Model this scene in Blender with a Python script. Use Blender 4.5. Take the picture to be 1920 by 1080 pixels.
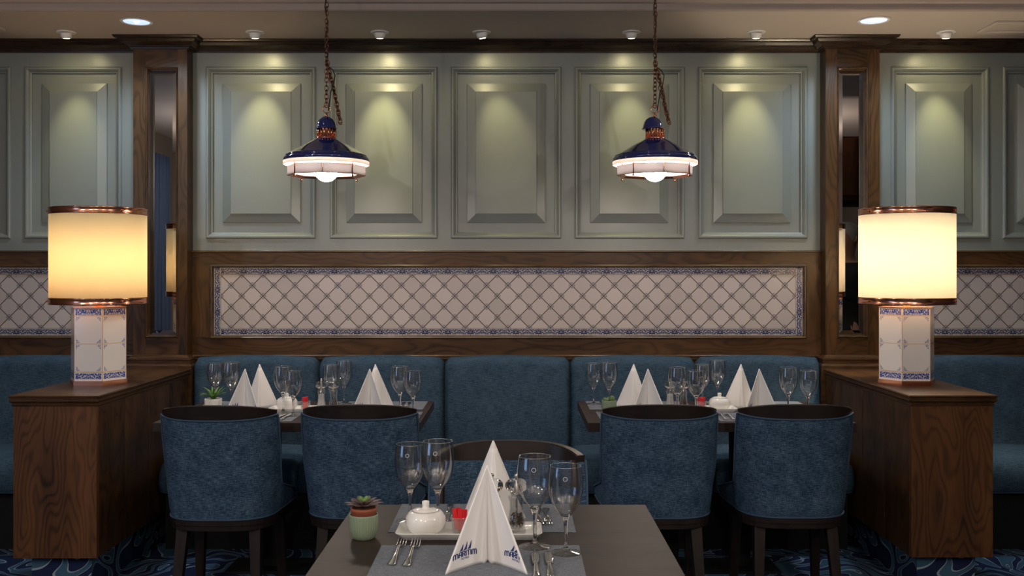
import bpy, bmesh, math, random
from mathutils import Vector, Matrix
for o in list(bpy.data.objects): bpy.data.objects.remove(o)
S = bpy.context.scene
COL = S.collection
PI = math.pi
R = math.radians
F = 1867.0
EYE = 1.4
TT = 0.75            # table height
# ------------------------------------------------------------------ camera
cd = bpy.data.cameras.new('camera'); cam = bpy.data.objects.new('camera', cd); COL.objects.link(cam)
cam.location = (0, 0, EYE); cam.rotation_euler = (PI/2, 0, 0)
cd.sensor_width = 36; cd.lens = F/1920*36
cd.shift_x = -6/1920; cd.shift_y = -28/1920
cd.clip_start = 0.05
S.camera = cam
S.view_settings.view_transform = 'Standard'; S.view_settings.look = 'None'
S.view_settings.gamma = 1; S.view_settings.use_curve_mapping = False
S.view_settings.exposure = 0.12
# ------------------------------------------------------------------ world (daylight outside the window)
w = bpy.data.worlds.new('world'); S.world = w; w.use_nodes = True
w.node_tree.nodes['Background'].inputs[0].default_value = (0.35, 0.55, 1.0, 1)
w.node_tree.nodes['Background'].inputs[1].default_value = 2.2
# ------------------------------------------------------------------ lights
def lamp(name, kind, loc, energy, color, radius=0.03, target=None, angle=None, blend=0.5):
    l = bpy.data.lights.new(name, kind); l.energy = energy; l.color = color
    if kind in ('POINT', 'SPOT'): l.shadow_soft_size = radius
    if kind == 'SPOT':
        l.spot_size = R(angle); l.spot_blend = blend
    o = bpy.data.objects.new(name, l); COL.objects.link(o); o.location = loc
    if target is not None:
        o.rotation_euler = (Vector(target) - Vector(loc)).to_track_quat('-Z', 'Y').to_euler()
    return o
CEIL = 2.70; UP = 3.05
WY = 5.6
SPOTS = [(124, 142), (478, 492), (712, 720), (903, 952), (1184, 1182), (1418, 1404), (1774, 1762)]   # fixture, pool of light on the wall
SPOT_E = [0.9, 1.7, 2.0, 1.0, 1.2, 1.5, 1.5]
def spot_xyz(px): return ((px-966)/F*5.37, 5.37)
for (a, b), e in zip(SPOTS, SPOT_E):
    x, y = spot_xyz(a); tx = (b-966)/F*WY
    lamp('wall_spot_light', 'SPOT', (x, y-0.005, 2.648), e*16.0, (1.0, 0.88, 0.43), 0.012, (tx, WY, 2.10), 42, 1.0)
    lamp('wall_spot_spill', 'SPOT', (x, y-0.005, 2.648), e*2.3, (1.0, 0.86, 0.48), 0.02, (tx, WY, 2.3), 130, 1.0)
DOWN = [(-1.955, 5.14), (1.842, 5.115)]
for x, y in DOWN:
    lamp('downlight_light', 'SPOT', (x, y, CEIL-0.012), 50, (0.66, 0.83, 1.0), 0.05, (x, y, 0), 150, 0.8)
# added grid of unseen spots under the raised ceiling: fill and glass glints
ROOM = [(x, y) for y in (3.4, 1.9, 0.4, -1.1, -2.4) for x in (-3.0, -1.5, 0.0, 1.5, 3.0)]
for i, (x, y) in enumerate(ROOM):
    e = 4 if y > 1.5 else 13
    lamp('unseen_fill_spot', 'SPOT', (x, y, UP-0.012), e, (1.0, 0.90, 0.80), 0.035, (x, y, 0), 150, 0.6)
# unseen fill points added behind and beside the viewer, for frontal light
for (x, y) in [(-1.5, -0.5), (1.5, -0.5), (0.0, -1.7), (-2.9, 0.6), (2.9, 0.6)]:
    lamp('unseen_fill_point', 'POINT', (x, y, 2.45), 58, (1.0, 0.91, 0.83), 0.05)

# ------------------------------------------------------------------ node helpers
class NT:
    def __init__(s, name):
        s.m = bpy.data.materials.new(name); s.m.use_nodes = True
        s.t = s.m.node_tree; s.b = s.t.nodes['Principled BSDF']; s.out = s.t.nodes['Material Output']
    def n(s, typ, **kw):
        x = s.t.nodes.new(typ)
        for k, v in kw.items(): setattr(x, k, v)
        return x
    def put(s, sock, v):
        if isinstance(v, bpy.types.NodeSocket): s.t.links.new(v, sock)
        else: sock.default_value = v
    def m_(s, op, a, b=0.0, c=0.0):
        x = s.n('ShaderNodeMath', operation=op)
        s.put(x.inputs[0], a); s.put(x.inputs[1], b)
        if len(x.inputs) > 2: s.put(x.inputs[2], c)
        return x.outputs[0]
    def uv(s, rnd=True):
        u = s.n('ShaderNodeUVMap'); 
        if not rnd: return u.outputs[0]
        oi = s.n('ShaderNodeObjectInfo'); cx = s.n('ShaderNodeCombineXYZ')
        r = s.m_('MULTIPLY', oi.outputs['Random'], 7.0)
        s.put(cx.inputs[0], r); s.put(cx.inputs[1], r)
        a = s.n('ShaderNodeVectorMath', operation='ADD'); s.put(a.inputs[0], u.outputs[0]); s.put(a.inputs[1], cx.outputs[0])
        return a.outputs[0]
    def vmul(s, v, sc):
        a = s.n('ShaderNodeVectorMath', operation='MULTIPLY'); s.put(a.inputs[0], v); a.inputs[1].default_value = sc; return a.outputs[0]
    def vadd(s, v, w_):
        a = s.n('ShaderNodeVectorMath', operation='ADD'); s.put(a.inputs[0], v); s.put(a.inputs[1], w_); return a.outputs[0]
    def noise(s, v, sc=1.0, det=3, rough=0.5, dist=0.0, out=0):
        x = s.n('ShaderNodeTexNoise'); s.put(x.inputs['Vector'], v)
        x.inputs['Scale'].default_value = sc; x.inputs['Detail'].default_value = det
        x.inputs['Roughness'].default_value = rough; x.inputs['Distortion'].default_value = dist
        return x.outputs[out]
    def ramp(s, f, stops):
        x = s.n('ShaderNodeValToRGB'); s.put(x.inputs[0], f); e = x.color_ramp.elements
        while len(e) < len(stops): e.new(0.5)
        for q, (p, c) in zip(e, stops):
            q.position = p; q.color = (c[0], c[1], c[2], 1) if not isinstance(c, float) else (c, c, c, 1)
        return x.outputs[0]
    def mix(s, f, a, b):
        x = s.n('ShaderNodeMix', data_type='RGBA'); s.put(x.inputs[0], f)
        s.put(x.inputs[6], a if not isinstance(a, tuple) else (*a, 1)); s.put(x.inputs[7], b if not isinstance(b, tuple) else (*b, 1))
        return x.outputs[2]
    def bump(s, h, strength=0.3, dist=0.002):
        x = s.n('ShaderNodeBump'); s.put(x.inputs['Height'], h); x.inputs['Strength'].default_value = strength
        x.inputs['Distance'].default_value = dist; s.t.links.new(x.outputs[0], s.b.inputs['Normal'])
    def set(s, **kw):
        for k, v in kw.items():
            k = {'color': 'Base Color', 'rough': 'Roughness', 'metal': 'Metallic', 'trans': 'Transmission Weight', 'ior': 'IOR',
                 'spec': 'Specular IOR Level', 'coat': 'Coat Weight', 'coatr': 'Coat Roughness', 'em': 'Emission Color', 'es': 'Emission Strength',
                 'sheen': 'Sheen Weight', 'sss': 'Subsurface Weight', 'alpha': 'Alpha'}[k]
            if isinstance(v, tuple): v = (*v, 1)
            s.put(s.b.inputs[k], v)
        return s
    def sep(s, v):
        x = s.n('ShaderNodeSeparateXYZ'); s.put(x.inputs[0], v); return x.outputs
    def gt(s, a, b): return s.m_('GREATER_THAN', a, b)
    def lt(s, a, b): return s.m_('LESS_THAN', a, b)
    def mul(s, a, b): return s.m_('MULTIPLY', a, b)
    def edge(s, f):          # distance of a 0..1 fraction to its nearer end
        return s.m_('MINIMUM', f, s.m_('SUBTRACT', 1.0, f))

def plain(name, color, rough=0.5, **kw):
    n = NT(name); n.set(color=color, rough=rough, **kw); return n.m
def wood(name, dark, light, rough=0.35, ring=14.0, coat=0.25, contrast=1.0):
    n = NT(name); u = n.uv()
    base = n.noise(n.vmul(u, (0.9, 6.0, 1)), 1.0, 4, 0.55)
    warp = n.noise(n.vmul(u, (1.0, 3.6, 1)), 1.3, 2, 0.5)
    rings = n.m_('SINE', n.mul(warp, ring*6.28))
    rings = n.m_('POWER', n.m_('MULTIPLY_ADD', rings, 0.5, 0.5), 3.0)
    pores = n.noise(n.vmul(u, (14.0, 420.0, 1)), 1.0, 3, 0.6)
    f = n.m_('ADD', n.mul(base, 0.75), n.mul(pores, 0.35*contrast))
    f = n.m_('SUBTRACT', f, n.mul(rings, 0.17*contrast))
    c = n.ramp(f, [(0.22, dark), (0.72, light)])
    n.set(color=c, rough=n.m_('MULTIPLY_ADD', pores, 0.2, rough-0.1), coat=coat, coatr=0.25)
    n.bump(pores, 0.25, 0.0008); n.set(spec=0.28)
    return n.m
def fabric(name, dark, mid, light, sc=1.0):
    n = NT(name); u = n.uv()
    h = n.noise(n.vmul(u, (26*sc, 290*sc, 1)), 1.0, 3, 0.75)
    v = n.noise(n.vmul(u, (300*sc, 30*sc, 1)), 1.0, 3, 0.75)
    b = n.noise(n.vmul(u, (14, 14, 1)), 1.0, 2, 0.5)
    f = n.m_('ADD', n.mul(h, 0.55), n.mul(v, 0.33)); f = n.m_('ADD', f, n.mul(b, 0.14))
    c = n.ramp(f, [(0.38, dark), (0.5, mid), (0.64, light)])
    n.set(color=c, rough=0.9, spec=0.15)
    n.bump(f, 0.45, 0.002)
    return n.m
M = {}
M['walnut'] = wood('dark_wood', (0.009, 0.0042, 0.0017), (0.095, 0.044, 0.015), 0.36, 16, 0.03)
M['console'] = wood('console_wood', (0.011, 0.005, 0.0022), (0.155, 0.062, 0.021), 0.45, 23, 0.03, 0.85)
M['ledge'] = wood('polished_moulding', (0.03, 0.016, 0.007), (0.13, 0.07, 0.03), 0.22, 6, 0.8)
M['crown'] = wood('crown_wood', (0.007, 0.0035, 0.0018), (0.040, 0.020, 0.010), 0.28, 8)
M['chairwood'] = wood('chair_wood', (0.006, 0.004, 0.0035), (0.022, 0.013, 0.010), 0.4, 8, 0.1)
M['table'] = wood('table_wood', (0.012, 0.0075, 0.006), (0.043, 0.027, 0.021), 0.5, 3, 0.0, 0.6)
M['chairfab'] = fabric('chair_fabric', (0.009, 0.018, 0.034), (0.025, 0.054, 0.096), (0.120, 0.180, 0.25), 1.3)
M['benchfab'] = fabric('bench_fabric', (0.014, 0.030, 0.050), (0.033, 0.064, 0.100), (0.075, 0.12, 0.17), 1.0)
M['piping'] = plain('piping_fabric', (0.028, 0.062, 0.11), 0.7)
M['copper'] = plain('copper', (0.80, 0.36, 0.22), 0.16, metal=1.0)
M['oldcopper'] = plain('aged_copper', (0.20, 0.085, 0.045), 0.35, metal=1.0)
M['enamel'] = plain('navy_enamel', (0.012, 0.020, 0.115), 0.08, coat=1.0, coatr=0.03)
M['white_enamel'] = plain('white_enamel', (0.85, 0.83, 0.80), 0.3)
M['black'] = plain('black_metal', (0.008, 0.008, 0.009), 0.7, spec=0.2)
M['cable'] = plain('black_cable', (0.01, 0.01, 0.01), 0.6)
M['steel'] = plain('polished_steel', (0.74, 0.74, 0.74), 0.12, metal=1.0)
M['china'] = plain('white_china', (0.84, 0.82, 0.77), 0.12, coat=0.6, coatr=0.05)
M['glass'] = plain('clear_glass', (1, 1, 1), 0.0, trans=1.0, ior=1.45)
def thin_glass(name, ior, tint, gain=1.0, base=0.0, rough=0.015):
    n = NT(name); t = n.t; f = n.n('ShaderNodeFresnel'); geo = n.n('ShaderNodeNewGeometry')
    n.put(f.inputs[0], n.m_('MULTIPLY_ADD', geo.outputs['Backfacing'], 1.0/ior-ior, ior))
    a = n.n('ShaderNodeBsdfTransparent'); a.inputs[0].default_value = (*tint, 1); g = n.n('ShaderNodeBsdfGlossy'); g.inputs['Roughness'].default_value = rough
    mx = n.n('ShaderNodeMixShader'); n.put(mx.inputs[0], n.m_('MINIMUM', n.m_('MULTIPLY_ADD', f.outputs[0], gain, base), 1.0)); t.links.new(a.outputs[0], mx.inputs[1]); t.links.new(g.outputs[0], mx.inputs[2]); t.links.new(mx.outputs[0], n.out.inputs[0])
    return n.m
M['thin'] = thin_glass('thin_clear_glass', 1.6, (0.97, 0.975, 0.975), 1.5, 0.028)
M['thick'] = thin_glass('moulded_clear_glass', 1.65, (0.93, 0.93, 0.925), 1.5, 0.05, 0.06)
M['rim'] = thin_glass('glass_rim', 1.5, (0.95, 0.95, 0.95), 1.5, 0.35, 0.25)
M['acrylic'] = plain('clear_acrylic', (0.97, 0.97, 0.96), 0.02, trans=1.0, ior=1.42)
M['etch'] = plain('etched_glass', (0.75, 0.78, 0.8), 0.5)
M['red'] = plain('red_paper', (0.62, 0.012, 0.018), 0.4)
M['navyprint'] = plain('navy_print', (0.012, 0.03, 0.17), 0.5)
M['salt'] = plain('salt_grains', (0.85, 0.84, 0.82), 0.8)
M['terracotta'] = plain('terracotta', (0.28, 0.075, 0.035), 0.8)
M['sagepot'] = plain('sage_ceramic', (0.205, 0.26, 0.17), 0.35)
M['whitepot'] = plain('white_ceramic', (0.75, 0.73, 0.68), 0.4)
M['soil'] = plain('soil', (0.03, 0.02, 0.012), 0.95)
M['spotwhite'] = plain('white_fixture', (0.72, 0.70, 0.68), 0.4)
def emis(name, color, s_, base=(0.8, 0.8, 0.8)):
    n = NT(name); n.set(color=base, em=color, es=s_); return n.m
M['spotlens'] = emis('spot_lens', (1.0, 0.80, 0.45), 9.0)
M['coollens'] = emis('downlight_lens', (0.45, 0.62, 1.0), 1.1)
M['bulbp'] = emis('pendant_bulb', (1.0, 0.85, 0.73), 95.0)
M['bulb_l'] = emis('left_lamp_bulb', (1.0, 0.74, 0.47), 155.0)
M['bulb_r'] = emis('right_lamp_bulb', (1.0, 0.85, 0.62), 520.0)
# paint of the wall panels: linen-like brushed paint
n = NT('sage_paint'); u = n.uv()
a = n.noise(n.vmul(u, (300, 40, 1)), 1, 3, 0.6); b = n.noise(n.vmul(u, (40, 300, 1)), 1, 3, 0.6)
h = n.m_('ADD', a, b)
n.set(color=n.mix(n.noise(n.vmul(u, (2, 2, 1)), 1.5, 3), (0.170, 0.186, 0.172), (0.194, 0.210, 0.194)), rough=0.36, spec=0.5, coat=0.25, coatr=0.3)
n.bump(h, 0.22, 0.0012); M['sage'] = n.m
n = NT('ceiling_paint'); u = n.uv()
n.set(color=n.mix(n.noise(u, 3.0, 3), (0.44, 0.37, 0.325), (0.48, 0.41, 0.365)), rough=0.75); M['ceil'] = n.m
M['ceiltrim'] = plain('shaded_ceiling_paint', (0.30, 0.245, 0.215), 0.7)  # ceiling's own colour, darkened to stand in for shade on the stepped edge
M['plaster'] = plain('room_wall_paint', (0.11, 0.085, 0.07), 0.7)
M['cabinet_wood'] = wood('cabinet_wood', (0.05, 0.02, 0.01), (0.22, 0.09, 0.04), 0.4, 4)
M['curtain'] = plain('blue_curtain', (0.04, 0.07, 0.14), 0.8)
n = NT('mirror_glass'); n.set(color=(0.36, 0.35, 0.34), metal=1.0, rough=0.01); M['mirror'] = n.m
# napkin paper
n = NT('napkin_paper'); u = n.uv()
n.set(color=(0.86, 0.835, 0.81), rough=0.75, sheen=0.1); n.bump(n.noise(u, 900, 2), 0.25, 0.0006); M['napkin'] = n.m
# placemat weave
n = NT('placemat_weave'); u = n.uv()
a = n.noise(n.vmul(u, (55, 700, 1)), 1, 2, 0.7); b = n.noise(n.vmul(u, (700, 55, 1)), 1, 2, 0.7)
f = n.m_('ADD', n.mul(a, 0.62), n.mul(b, 0.38))
n.set(color=n.ramp(f, [(0.34, (0.070, 0.080, 0.100)), (0.5, (0.13, 0.148, 0.175)), (0.66, (0.27, 0.295, 0.33))]), rough=0.7)
n.bump(f, 0.3, 0.001); M['mat'] = n.m
# carpet: navy ground, teal leafy scrolls with pale outlines
n = NT('carpet'); u = n.uv(False)
w1 = n.noise(u, 2.4, 1, 0.5, 0.0, 1)
uw = n.vadd(u, n.vmul(w1, (0.42, 0.42, 0)))
a = n.noise(n.vmul(uw, (1.0, 1.0, 1)), 3.2, 0, 0.4, 1.6)
line = n.m_('ABSOLUTE', n.m_('SUBTRACT', n.m_('FRACT', n.mul(a, 5.0)), 0.5))
sp = n.noise(u, 260, 2, 0.6)
fill = n.gt(line, 0.30)
ol = n.mul(n.gt(line, 0.27), n.lt(line, 0.315))
c = n.mix(fill, (0.017, 0.026, 0.075), n.mix(n.noise(uw, 7, 2), (0.028, 0.070, 0.125), (0.085, 0.185, 0.27)))
c = n.mix(n.mul(ol, 0.8), c, (0.42, 0.50, 0.57))
c = n.mix(n.mul(sp, 0.45), c, (0.004, 0.006, 0.012))
n.set(color=c, rough=0.95, spec=0.1); n.bump(sp, 0.6, 0.003); M['carpet'] = n.m
# lozenge tiles
D = 0.1197
def tile_field(name, u0):
    n = NT(name); s = n.sep(n.uv(False)); U, V = s[0], s[1]
    a = n.m_('FRACT', n.m_('DIVIDE', n.m_('SUBTRACT', n.m_('SUBTRACT', U, V), u0-40*D), D))
    b = n.m_('FRACT', n.m_('DIVIDE', n.m_('SUBTRACT', n.m_('ADD', U, V), u0-40*D), D))
    da = n.mul(n.edge(a), D/1.414); db = n.mul(n.edge(b), D/1.414)
    mn = n.m_('MINIMUM', da, db); mx = n.m_('MAXIMUM', da, db)
    grout = n.lt(mn, 0.0026)
    nz = n.noise(n.uv(False), 330, 1, 0.5)
    orn = n.mul(n.mul(n.lt(mx, 0.0165), n.gt(mn, 0.0042)), n.gt(n.m_('ADD', nz, n.mul(n.m_('ADD', da, db), -6.0)), 0.30))
    orn = n.mul(orn, n.lt(n.m_('ADD', da, db), 0.026))
    # each tile has its own slight tone
    ia = n.m_('FLOOR', n.m_('DIVIDE', n.m_('SUBTRACT', n.m_('SUBTRACT', U, V), u0-40*D), D)); ib = n.m_('FLOOR', n.m_('DIVIDE', n.m_('SUBTRACT', n.m_('ADD', U, V), u0-40*D), D))
    cx = n.n('ShaderNodeCombineXYZ'); n.put(cx.inputs[0], ia); n.put(cx.inputs[1], ib)
    wn = n.n('ShaderNodeTexWhiteNoise'); n.put(wn.inputs['Vector'], cx.outputs[0])
    c = n.mix(wn.outputs[0], (0.41, 0.365, 0.355), (0.49, 0.435, 0.425))
    c = n.mix(n.mul(n.lt(mn, 0.0038), 0.5), c, (0.62, 0.55, 0.45))
    c = n.mix(n.mul(orn, 0.72), c, (0.10, 0.125, 0.24))
    c = n.mix(grout, c, (0.075, 0.05, 0.026))
    n.set(color=c, rough=n.m_('MULTIPLY_ADD', grout, 0.6, 0.16), spec=0.5)
    h = n.m_('ADD', n.m_('MULTIPLY', n.m_('MINIMUM', mn, 0.004), 180.0), n.mul(n.noise(n.uv(False), 90, 3, 0.6), 0.5))
    n.bump(h, 0.35, 0.0015)
    return n.m
def delft_pattern(n, vec, u, per):
    # mirrored scroll work inside each border tile
    f = n.m_('ABSOLUTE', n.m_('SUBTRACT', n.m_('FRACT', n.m_('DIVIDE', u, per)), 0.5))
    cx = n.n('ShaderNodeCombineXYZ'); s = n.sep(vec)
    n.put(cx.inputs[0], n.mul(f, per)); n.put(cx.inputs[1], s[1])
    z = n.noise(cx.outputs[0], 165, 2, 0.55, 1.2)
    return n.gt(z, 0.455), f
n = NT('blue_border_tile'); vec = n.uv(False); s = n.sep(vec)
pat, f = delft_pattern(n, vec, s[0], 0.1275)
g = n.gt(f, 0.488)
e = n.m_('MAXIMUM', n.lt(s[1], 0.003), n.gt(s[1], 0.033))
c = n.mix(pat, (0.42, 0.39, 0.385), (0.016, 0.028, 0.095)); c = n.mix(e, c, (0.52, 0.46, 0.40)); c = n.mix(g, c, (0.075, 0.05, 0.026))
n.set(color=c, rough=0.2); M['border'] = n.m
# tile cladding of the lamp foot (u across one face, v height)
FW = 0.132
n = NT('lamp_tile'); vec = n.uv(False); s = n.sep(vec); U, V = s[0], s[1]
pat, f = delft_pattern(n, vec, U, FW)
def band(lo, hi): return n.mul(n.gt(V, lo), n.lt(V, hi))
inb = n.m_('ADD', band(0.009, 0.036), band(0.307, 0.335))
inb = n.mul(inb, n.lt(f, 0.455))
v1 = n.m_('DIVIDE', n.m_('SUBTRACT', V, 0.043), 0.1295); fv = n.m_('FRACT', v1); dv = n.mul(n.edge(fv), 0.1295)
du = n.m_('SUBTRACT', FW*0.47, n.mul(f, FW))
inz = band(0.043, 0.302)
su = n.m_('ADD', du, dv)
orn = n.mul(n.mul(n.lt(su, 0.030), n.gt(n.m_('MINIMUM', du, dv), 0.0035)), n.gt(n.noise(vec, 300, 1), 0.49)); orn = n.mul(orn, inz)
gr = n.m_('MAXIMUM', n.mul(inz, n.lt(dv, 0.0014)), n.gt(f, 0.482))
for q in (0.0405, 0.3045): gr = n.m_('MAXIMUM', gr, band(q-0.002, q+0.002))
c = n.mix(inb, (0.76, 0.74, 0.72), n.mix(pat, (0.70, 0.70, 0.72), (0.025, 0.055, 0.30)))
c = n.mix(n.mul(orn, 0.8), c, (0.05, 0.085, 0.30)); c = n.mix(gr, c, (0.62, 0.46, 0.30))
n.set(color=c, rough=0.15, coat=0.5); M['lamptile'] = n.m
# lamp shade cloth: diffuses the bulb's light
def shade_mat(name, col, tcol):
    n = NT(name); t = n.t
    d = n.n('ShaderNodeBsdfDiffuse'); tr = n.n('ShaderNodeBsdfTranslucent'); mx = n.n('ShaderNodeMixShader')
    z = n.noise(n.vmul(n.uv(), (160, 20, 1)), 1, 2)
    n.put(d.inputs[0], (*col, 1)); n.put(tr.inputs[0], n.mix(z, tcol, tuple(min(1, q*1.06) for q in tcol))); mx.inputs[0].default_value = 0.55
    t.links.new(d.outputs[0], mx.inputs[1]); t.links.new(tr.outputs[0], mx.inputs[2]); t.links.new(mx.outputs[0], n.out.inputs[0])
    return n.m
M['shade_l'] = shade_mat('left_shade_cloth', (0.80, 0.66, 0.42), (0.82, 0.755, 0.58))
M['shade_r'] = shade_mat('right_shade_cloth', (0.85, 0.78, 0.66), (0.85, 0.79, 0.68))
M['lit_enamel'] = shade_mat('reflector_glass', (0.85, 0.83, 0.80), (0.85, 0.80, 0.76))
M['opal'] = shade_mat('opal_glass', (0.60, 0.59, 0.60), (0.30, 0.29, 0.30))

# ------------------------------------------------------------------ mesh builder
class MB:
    def __init__(s): s.bm = bmesh.new(); s.uvl = s.bm.loops.layers.uv.new('UVMap'); s.done = set()
    def face(s, pts, uvs=None, smooth=False):
        vs = [s.bm.verts.new(p) for p in pts]
        f = s.bm.faces.new(vs); f.smooth = smooth
        if uvs:
            for l, q in zip(f.loops, uvs): l[s.uvl].uv = q
            s.done.add(f)
        return f
    def box(s, x0, x1, y0, y1, z0, z1, bevel=0.0, seg=2):
        v = [s.bm.verts.new((x, y, z)) for x in (x0, x1) for y in (y0, y1) for z in (z0, z1)]
        fs = [s.bm.faces.new([v[i] for i in q]) for q in ((0, 1, 3, 2), (4, 6, 7, 5), (0, 4, 5, 1), (2, 3, 7, 6), (0, 2, 6, 4), (1, 5, 7, 3))]
        if bevel > 0:
            es = list({e for f in fs for e in f.edges})
            r = bmesh.ops.bevel(s.bm, geom=es, offset=bevel, segments=seg, affect='EDGES', profile=0.5)
            if seg > 1:
                for f in r['faces']: f.smooth = True
        return s
    def grid(s, nu, nv, fn, uvfn=None, cu=False, cv=False, smooth=True):
        P = [[s.bm.verts.new(fn(i, j)) for j in range(nv)] for i in range(nu)]
        for i in range(nu if cu else nu-1):
            for j in range(nv if cv else nv-1):
                i2 = (i+1) % nu; j2 = (j+1) % nv
                try: f = s.bm.faces.new((P[i][j], P[i2][j], P[i2][j2], P[i][j2]))
                except ValueError: continue
                f.smooth = smooth
                if uvfn:
                    for l, q in zip(f.loops, (uvfn(i, j), uvfn(i+1, j), uvfn(i+1, j+1), uvfn(i, j+1))): l[s.uvl].uv = q
                    s.done.add(f)
        return P
    def cap(s, vs):
        try: s.bm.faces.new(vs)
        except ValueError: pass
    def lathe(s, prof, seg=32, c=(0, 0, 0), rib=0, ribd=0.0, smooth=True, close=True):
        k = seg
        def fn(i, j):
            r, z = prof[j]; a = 2*PI*i/k
            rr = r + (ribd*(0.5+0.5*math.cos(rib*a)) if rib and r > 0.01 else 0)
            if r < 1e-6: rr = 1e-5
            return (c[0]+rr*math.cos(a), c[1]+rr*math.sin(a), c[2]+z)
        L = [0]
        for p, q in zip(prof, prof[1:]): L.append(L[-1]+math.hypot(q[0]-p[0], q[1]-p[1]))
        rm = max(p[0] for p in prof)
        P = s.grid(k, len(prof), fn, lambda i, j: (2*PI*rm*i/k, L[j]), cu=True, smooth=smooth)
        if close:
            for j in (0, len(prof)-1):
                if prof[j][0] > 1e-5: s.cap([P[i][j] for i in range(k)])
        return s
    def tube(s, pts, r, seg=8, closed=False, caps=True):
        pts = [Vector(p) for p in pts]; N = len(pts)
        rs = r if isinstance(r, (list, tuple)) else [r]*N
        T = []
        for i in range(N):
            a = pts[(i-1) % N] if (closed or i > 0) else pts[i]; b = pts[(i+1) % N] if (closed or i < N-1) else pts[i]
            T.append((b-a).normalized())
        up = Vector((0, 0, 1)) if abs(T[0].z) < 0.9 else Vector((1, 0, 0))
        n0 = T[0].cross(up).normalized(); NN = [n0]
        for i in range(1, N):
            q = T[i-1].rotation_difference(T[i]); NN.append((q @ NN[-1]).normalized())
        def fn(i, j):
            a = 2*PI*j/seg; b = T[i].cross(NN[i]); return pts[i] + rs[i]*(math.cos(a)*NN[i]+math.sin(a)*b)
        P = s.grid(N, seg, fn, lambda i, j: (0.01*i, 0.01*j), cu=closed, cv=True)
        if caps and not closed: s.cap(P[0]); s.cap(P[-1][::-1])
        return s
    def prism(s, poly, z0, z1, inset=0.0):           # vertical extrusion of a plan polygon
        n_ = len(poly)
        a = [s.bm.verts.new((x, y, z0)) for x, y in poly]; b = [s.bm.verts.new((x, y, z1)) for x, y in poly]
        s.bm.faces.new(a[::-1]); s.bm.faces.new(b)
        for i in range(n_): s.bm.faces.new((a[i], a[(i+1) % n_], b[(i+1) % n_], b[i]))
        return s
    def bar(s, p, q, w0, w1, d0=None, d1=None):      # tapering square bar between two points (mainly vertical)
        d0 = d0 or w0; d1 = d1 or w1; P, Q = Vector(p), Vector(q); vs = []
        for C, w_, d_ in ((P, w0, d0), (Q, w1, d1)):
            for sx, sy in ((-1, -1), (1, -1), (1, 1), (-1, 1)): vs.append(s.bm.verts.new((C.x+sx*w_/2, C.y+sy*d_/2, C.z)))
        for q_ in ((3, 2, 1, 0), (4, 5, 6, 7), (0, 1, 5, 4), (1, 2, 6, 5), (2, 3, 7, 6), (3, 0, 4, 7)): s.bm.faces.new([vs[i] for i in q_])
        return s
    def rings(s, x0, x1, z0, z1, y, prof, fill=True):   # rectangular moulding; prof = (inset, height toward the room)
        P = []
        for (i_, h) in prof:
            yy = y-h
            P.append([s.bm.verts.new(q) for q in ((x0+i_, yy, z0+i_), (x1-i_, yy, z0+i_), (x1-i_, yy, z1-i_), (x0+i_, yy, z1-i_))])
        for a, b in zip(P, P[1:]):
            for i in range(4): s.bm.faces.new((a[i], a[(i+1) % 4], b[(i+1) % 4], b[i]))
        if fill: s.bm.faces.new(P[-1])
        return s
    def sweep(s, path, prof):                        # path in plan, room side on the right-hand (y-) ; prof = (out, z)
        pts = [Vector((x, y)) for x, y in path]; N = len(pts); off = []
        for i in range(N):
            ds = []
            if i > 0: ds.append((pts[i]-pts[i-1]).normalized())
            if i < N-1: ds.append((pts[i+1]-pts[i]).normalized())
            ns = [Vector((d.y, -d.x)) for d in ds]
            if len(ns) == 2:
                m = (ns[0]+ns[1]).normalized(); m = m/max(0.3, m.dot(ns[0]))
            else: m = ns[0]
            off.append(m)
        P = [[s.bm.verts.new((pts[i].x+off[i].x*o_, pts[i].y+off[i].y*o_, z)) for (o_, z) in prof] for i in range(N)]
        for i in range(N-1):
            for j in range(len(prof)-1): s.bm.faces.new((P[i][j], P[i+1][j], P[i+1][j+1], P[i][j+1]))
        for q in (P[0], P[-1]): s.cap(q)
        return s
    def build(s, name, mat, parent=None, grain='x', loc=None, norm=True):
        if norm: bmesh.ops.recalc_face_normals(s.bm, faces=s.bm.faces)
        g = {'x': 0, 'y': 1, 'z': 2}[grain]
        for f in s.bm.faces:
            if f in s.done: continue
            nn = [abs(c_) for c_ in f.normal]; ax = nn.index(max(nn)); o_ = [i for i in range(3) if i != ax]
            if g in o_: ua = g; va = [i for i in o_ if i != g][0]
            else: ua, va = o_
            for l in f.loops: l[s.uvl].uv = (l.vert.co[ua], l.vert.co[va])
        me = bpy.data.meshes.new(name); s.bm.to_mesh(me); s.bm.free()
        me.materials.append(mat)
        o = bpy.data.objects.new(name, me); COL.objects.link(o)
        if parent: o.parent = parent
        if loc: o.location = loc
        return o
def empty(name, loc=(0, 0, 0), rz=0.0):
    o = bpy.data.objects.new(name, None); COL.objects.link(o); o.location = loc; o.rotation_euler = (0, 0, rz)
    o.empty_display_size = 0.05; return o
def tag(o, label, cat, group=None, kind=None):
    o['label'] = label; o['category'] = cat
    if group: o['group'] = group
    elif 'group' in o.keys(): del o['group']
    if kind: o['kind'] = kind
    return o
def struct(o): o['kind'] = 'structure'; return o
def copy_tree(o, parent=None):
    c = o.copy(); COL.objects.link(c); c.parent = parent
    for ch in list(o.children): copy_tree(ch, c)
    return c
used = set()
def place(proto, loc, rz, label, cat, group=None, sc=1.0):
    if proto.name in used: o = copy_tree(proto)
    else: o = proto; used.add(proto.name)
    o.location = loc; o.rotation_euler = (0, 0, rz); o.scale = (sc, sc, sc)
    return tag(o, label, cat, group)
def px2x(px, y): return (px-966)/F*y
def px2z(py, y): return EYE+(512-py)/F*y

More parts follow.
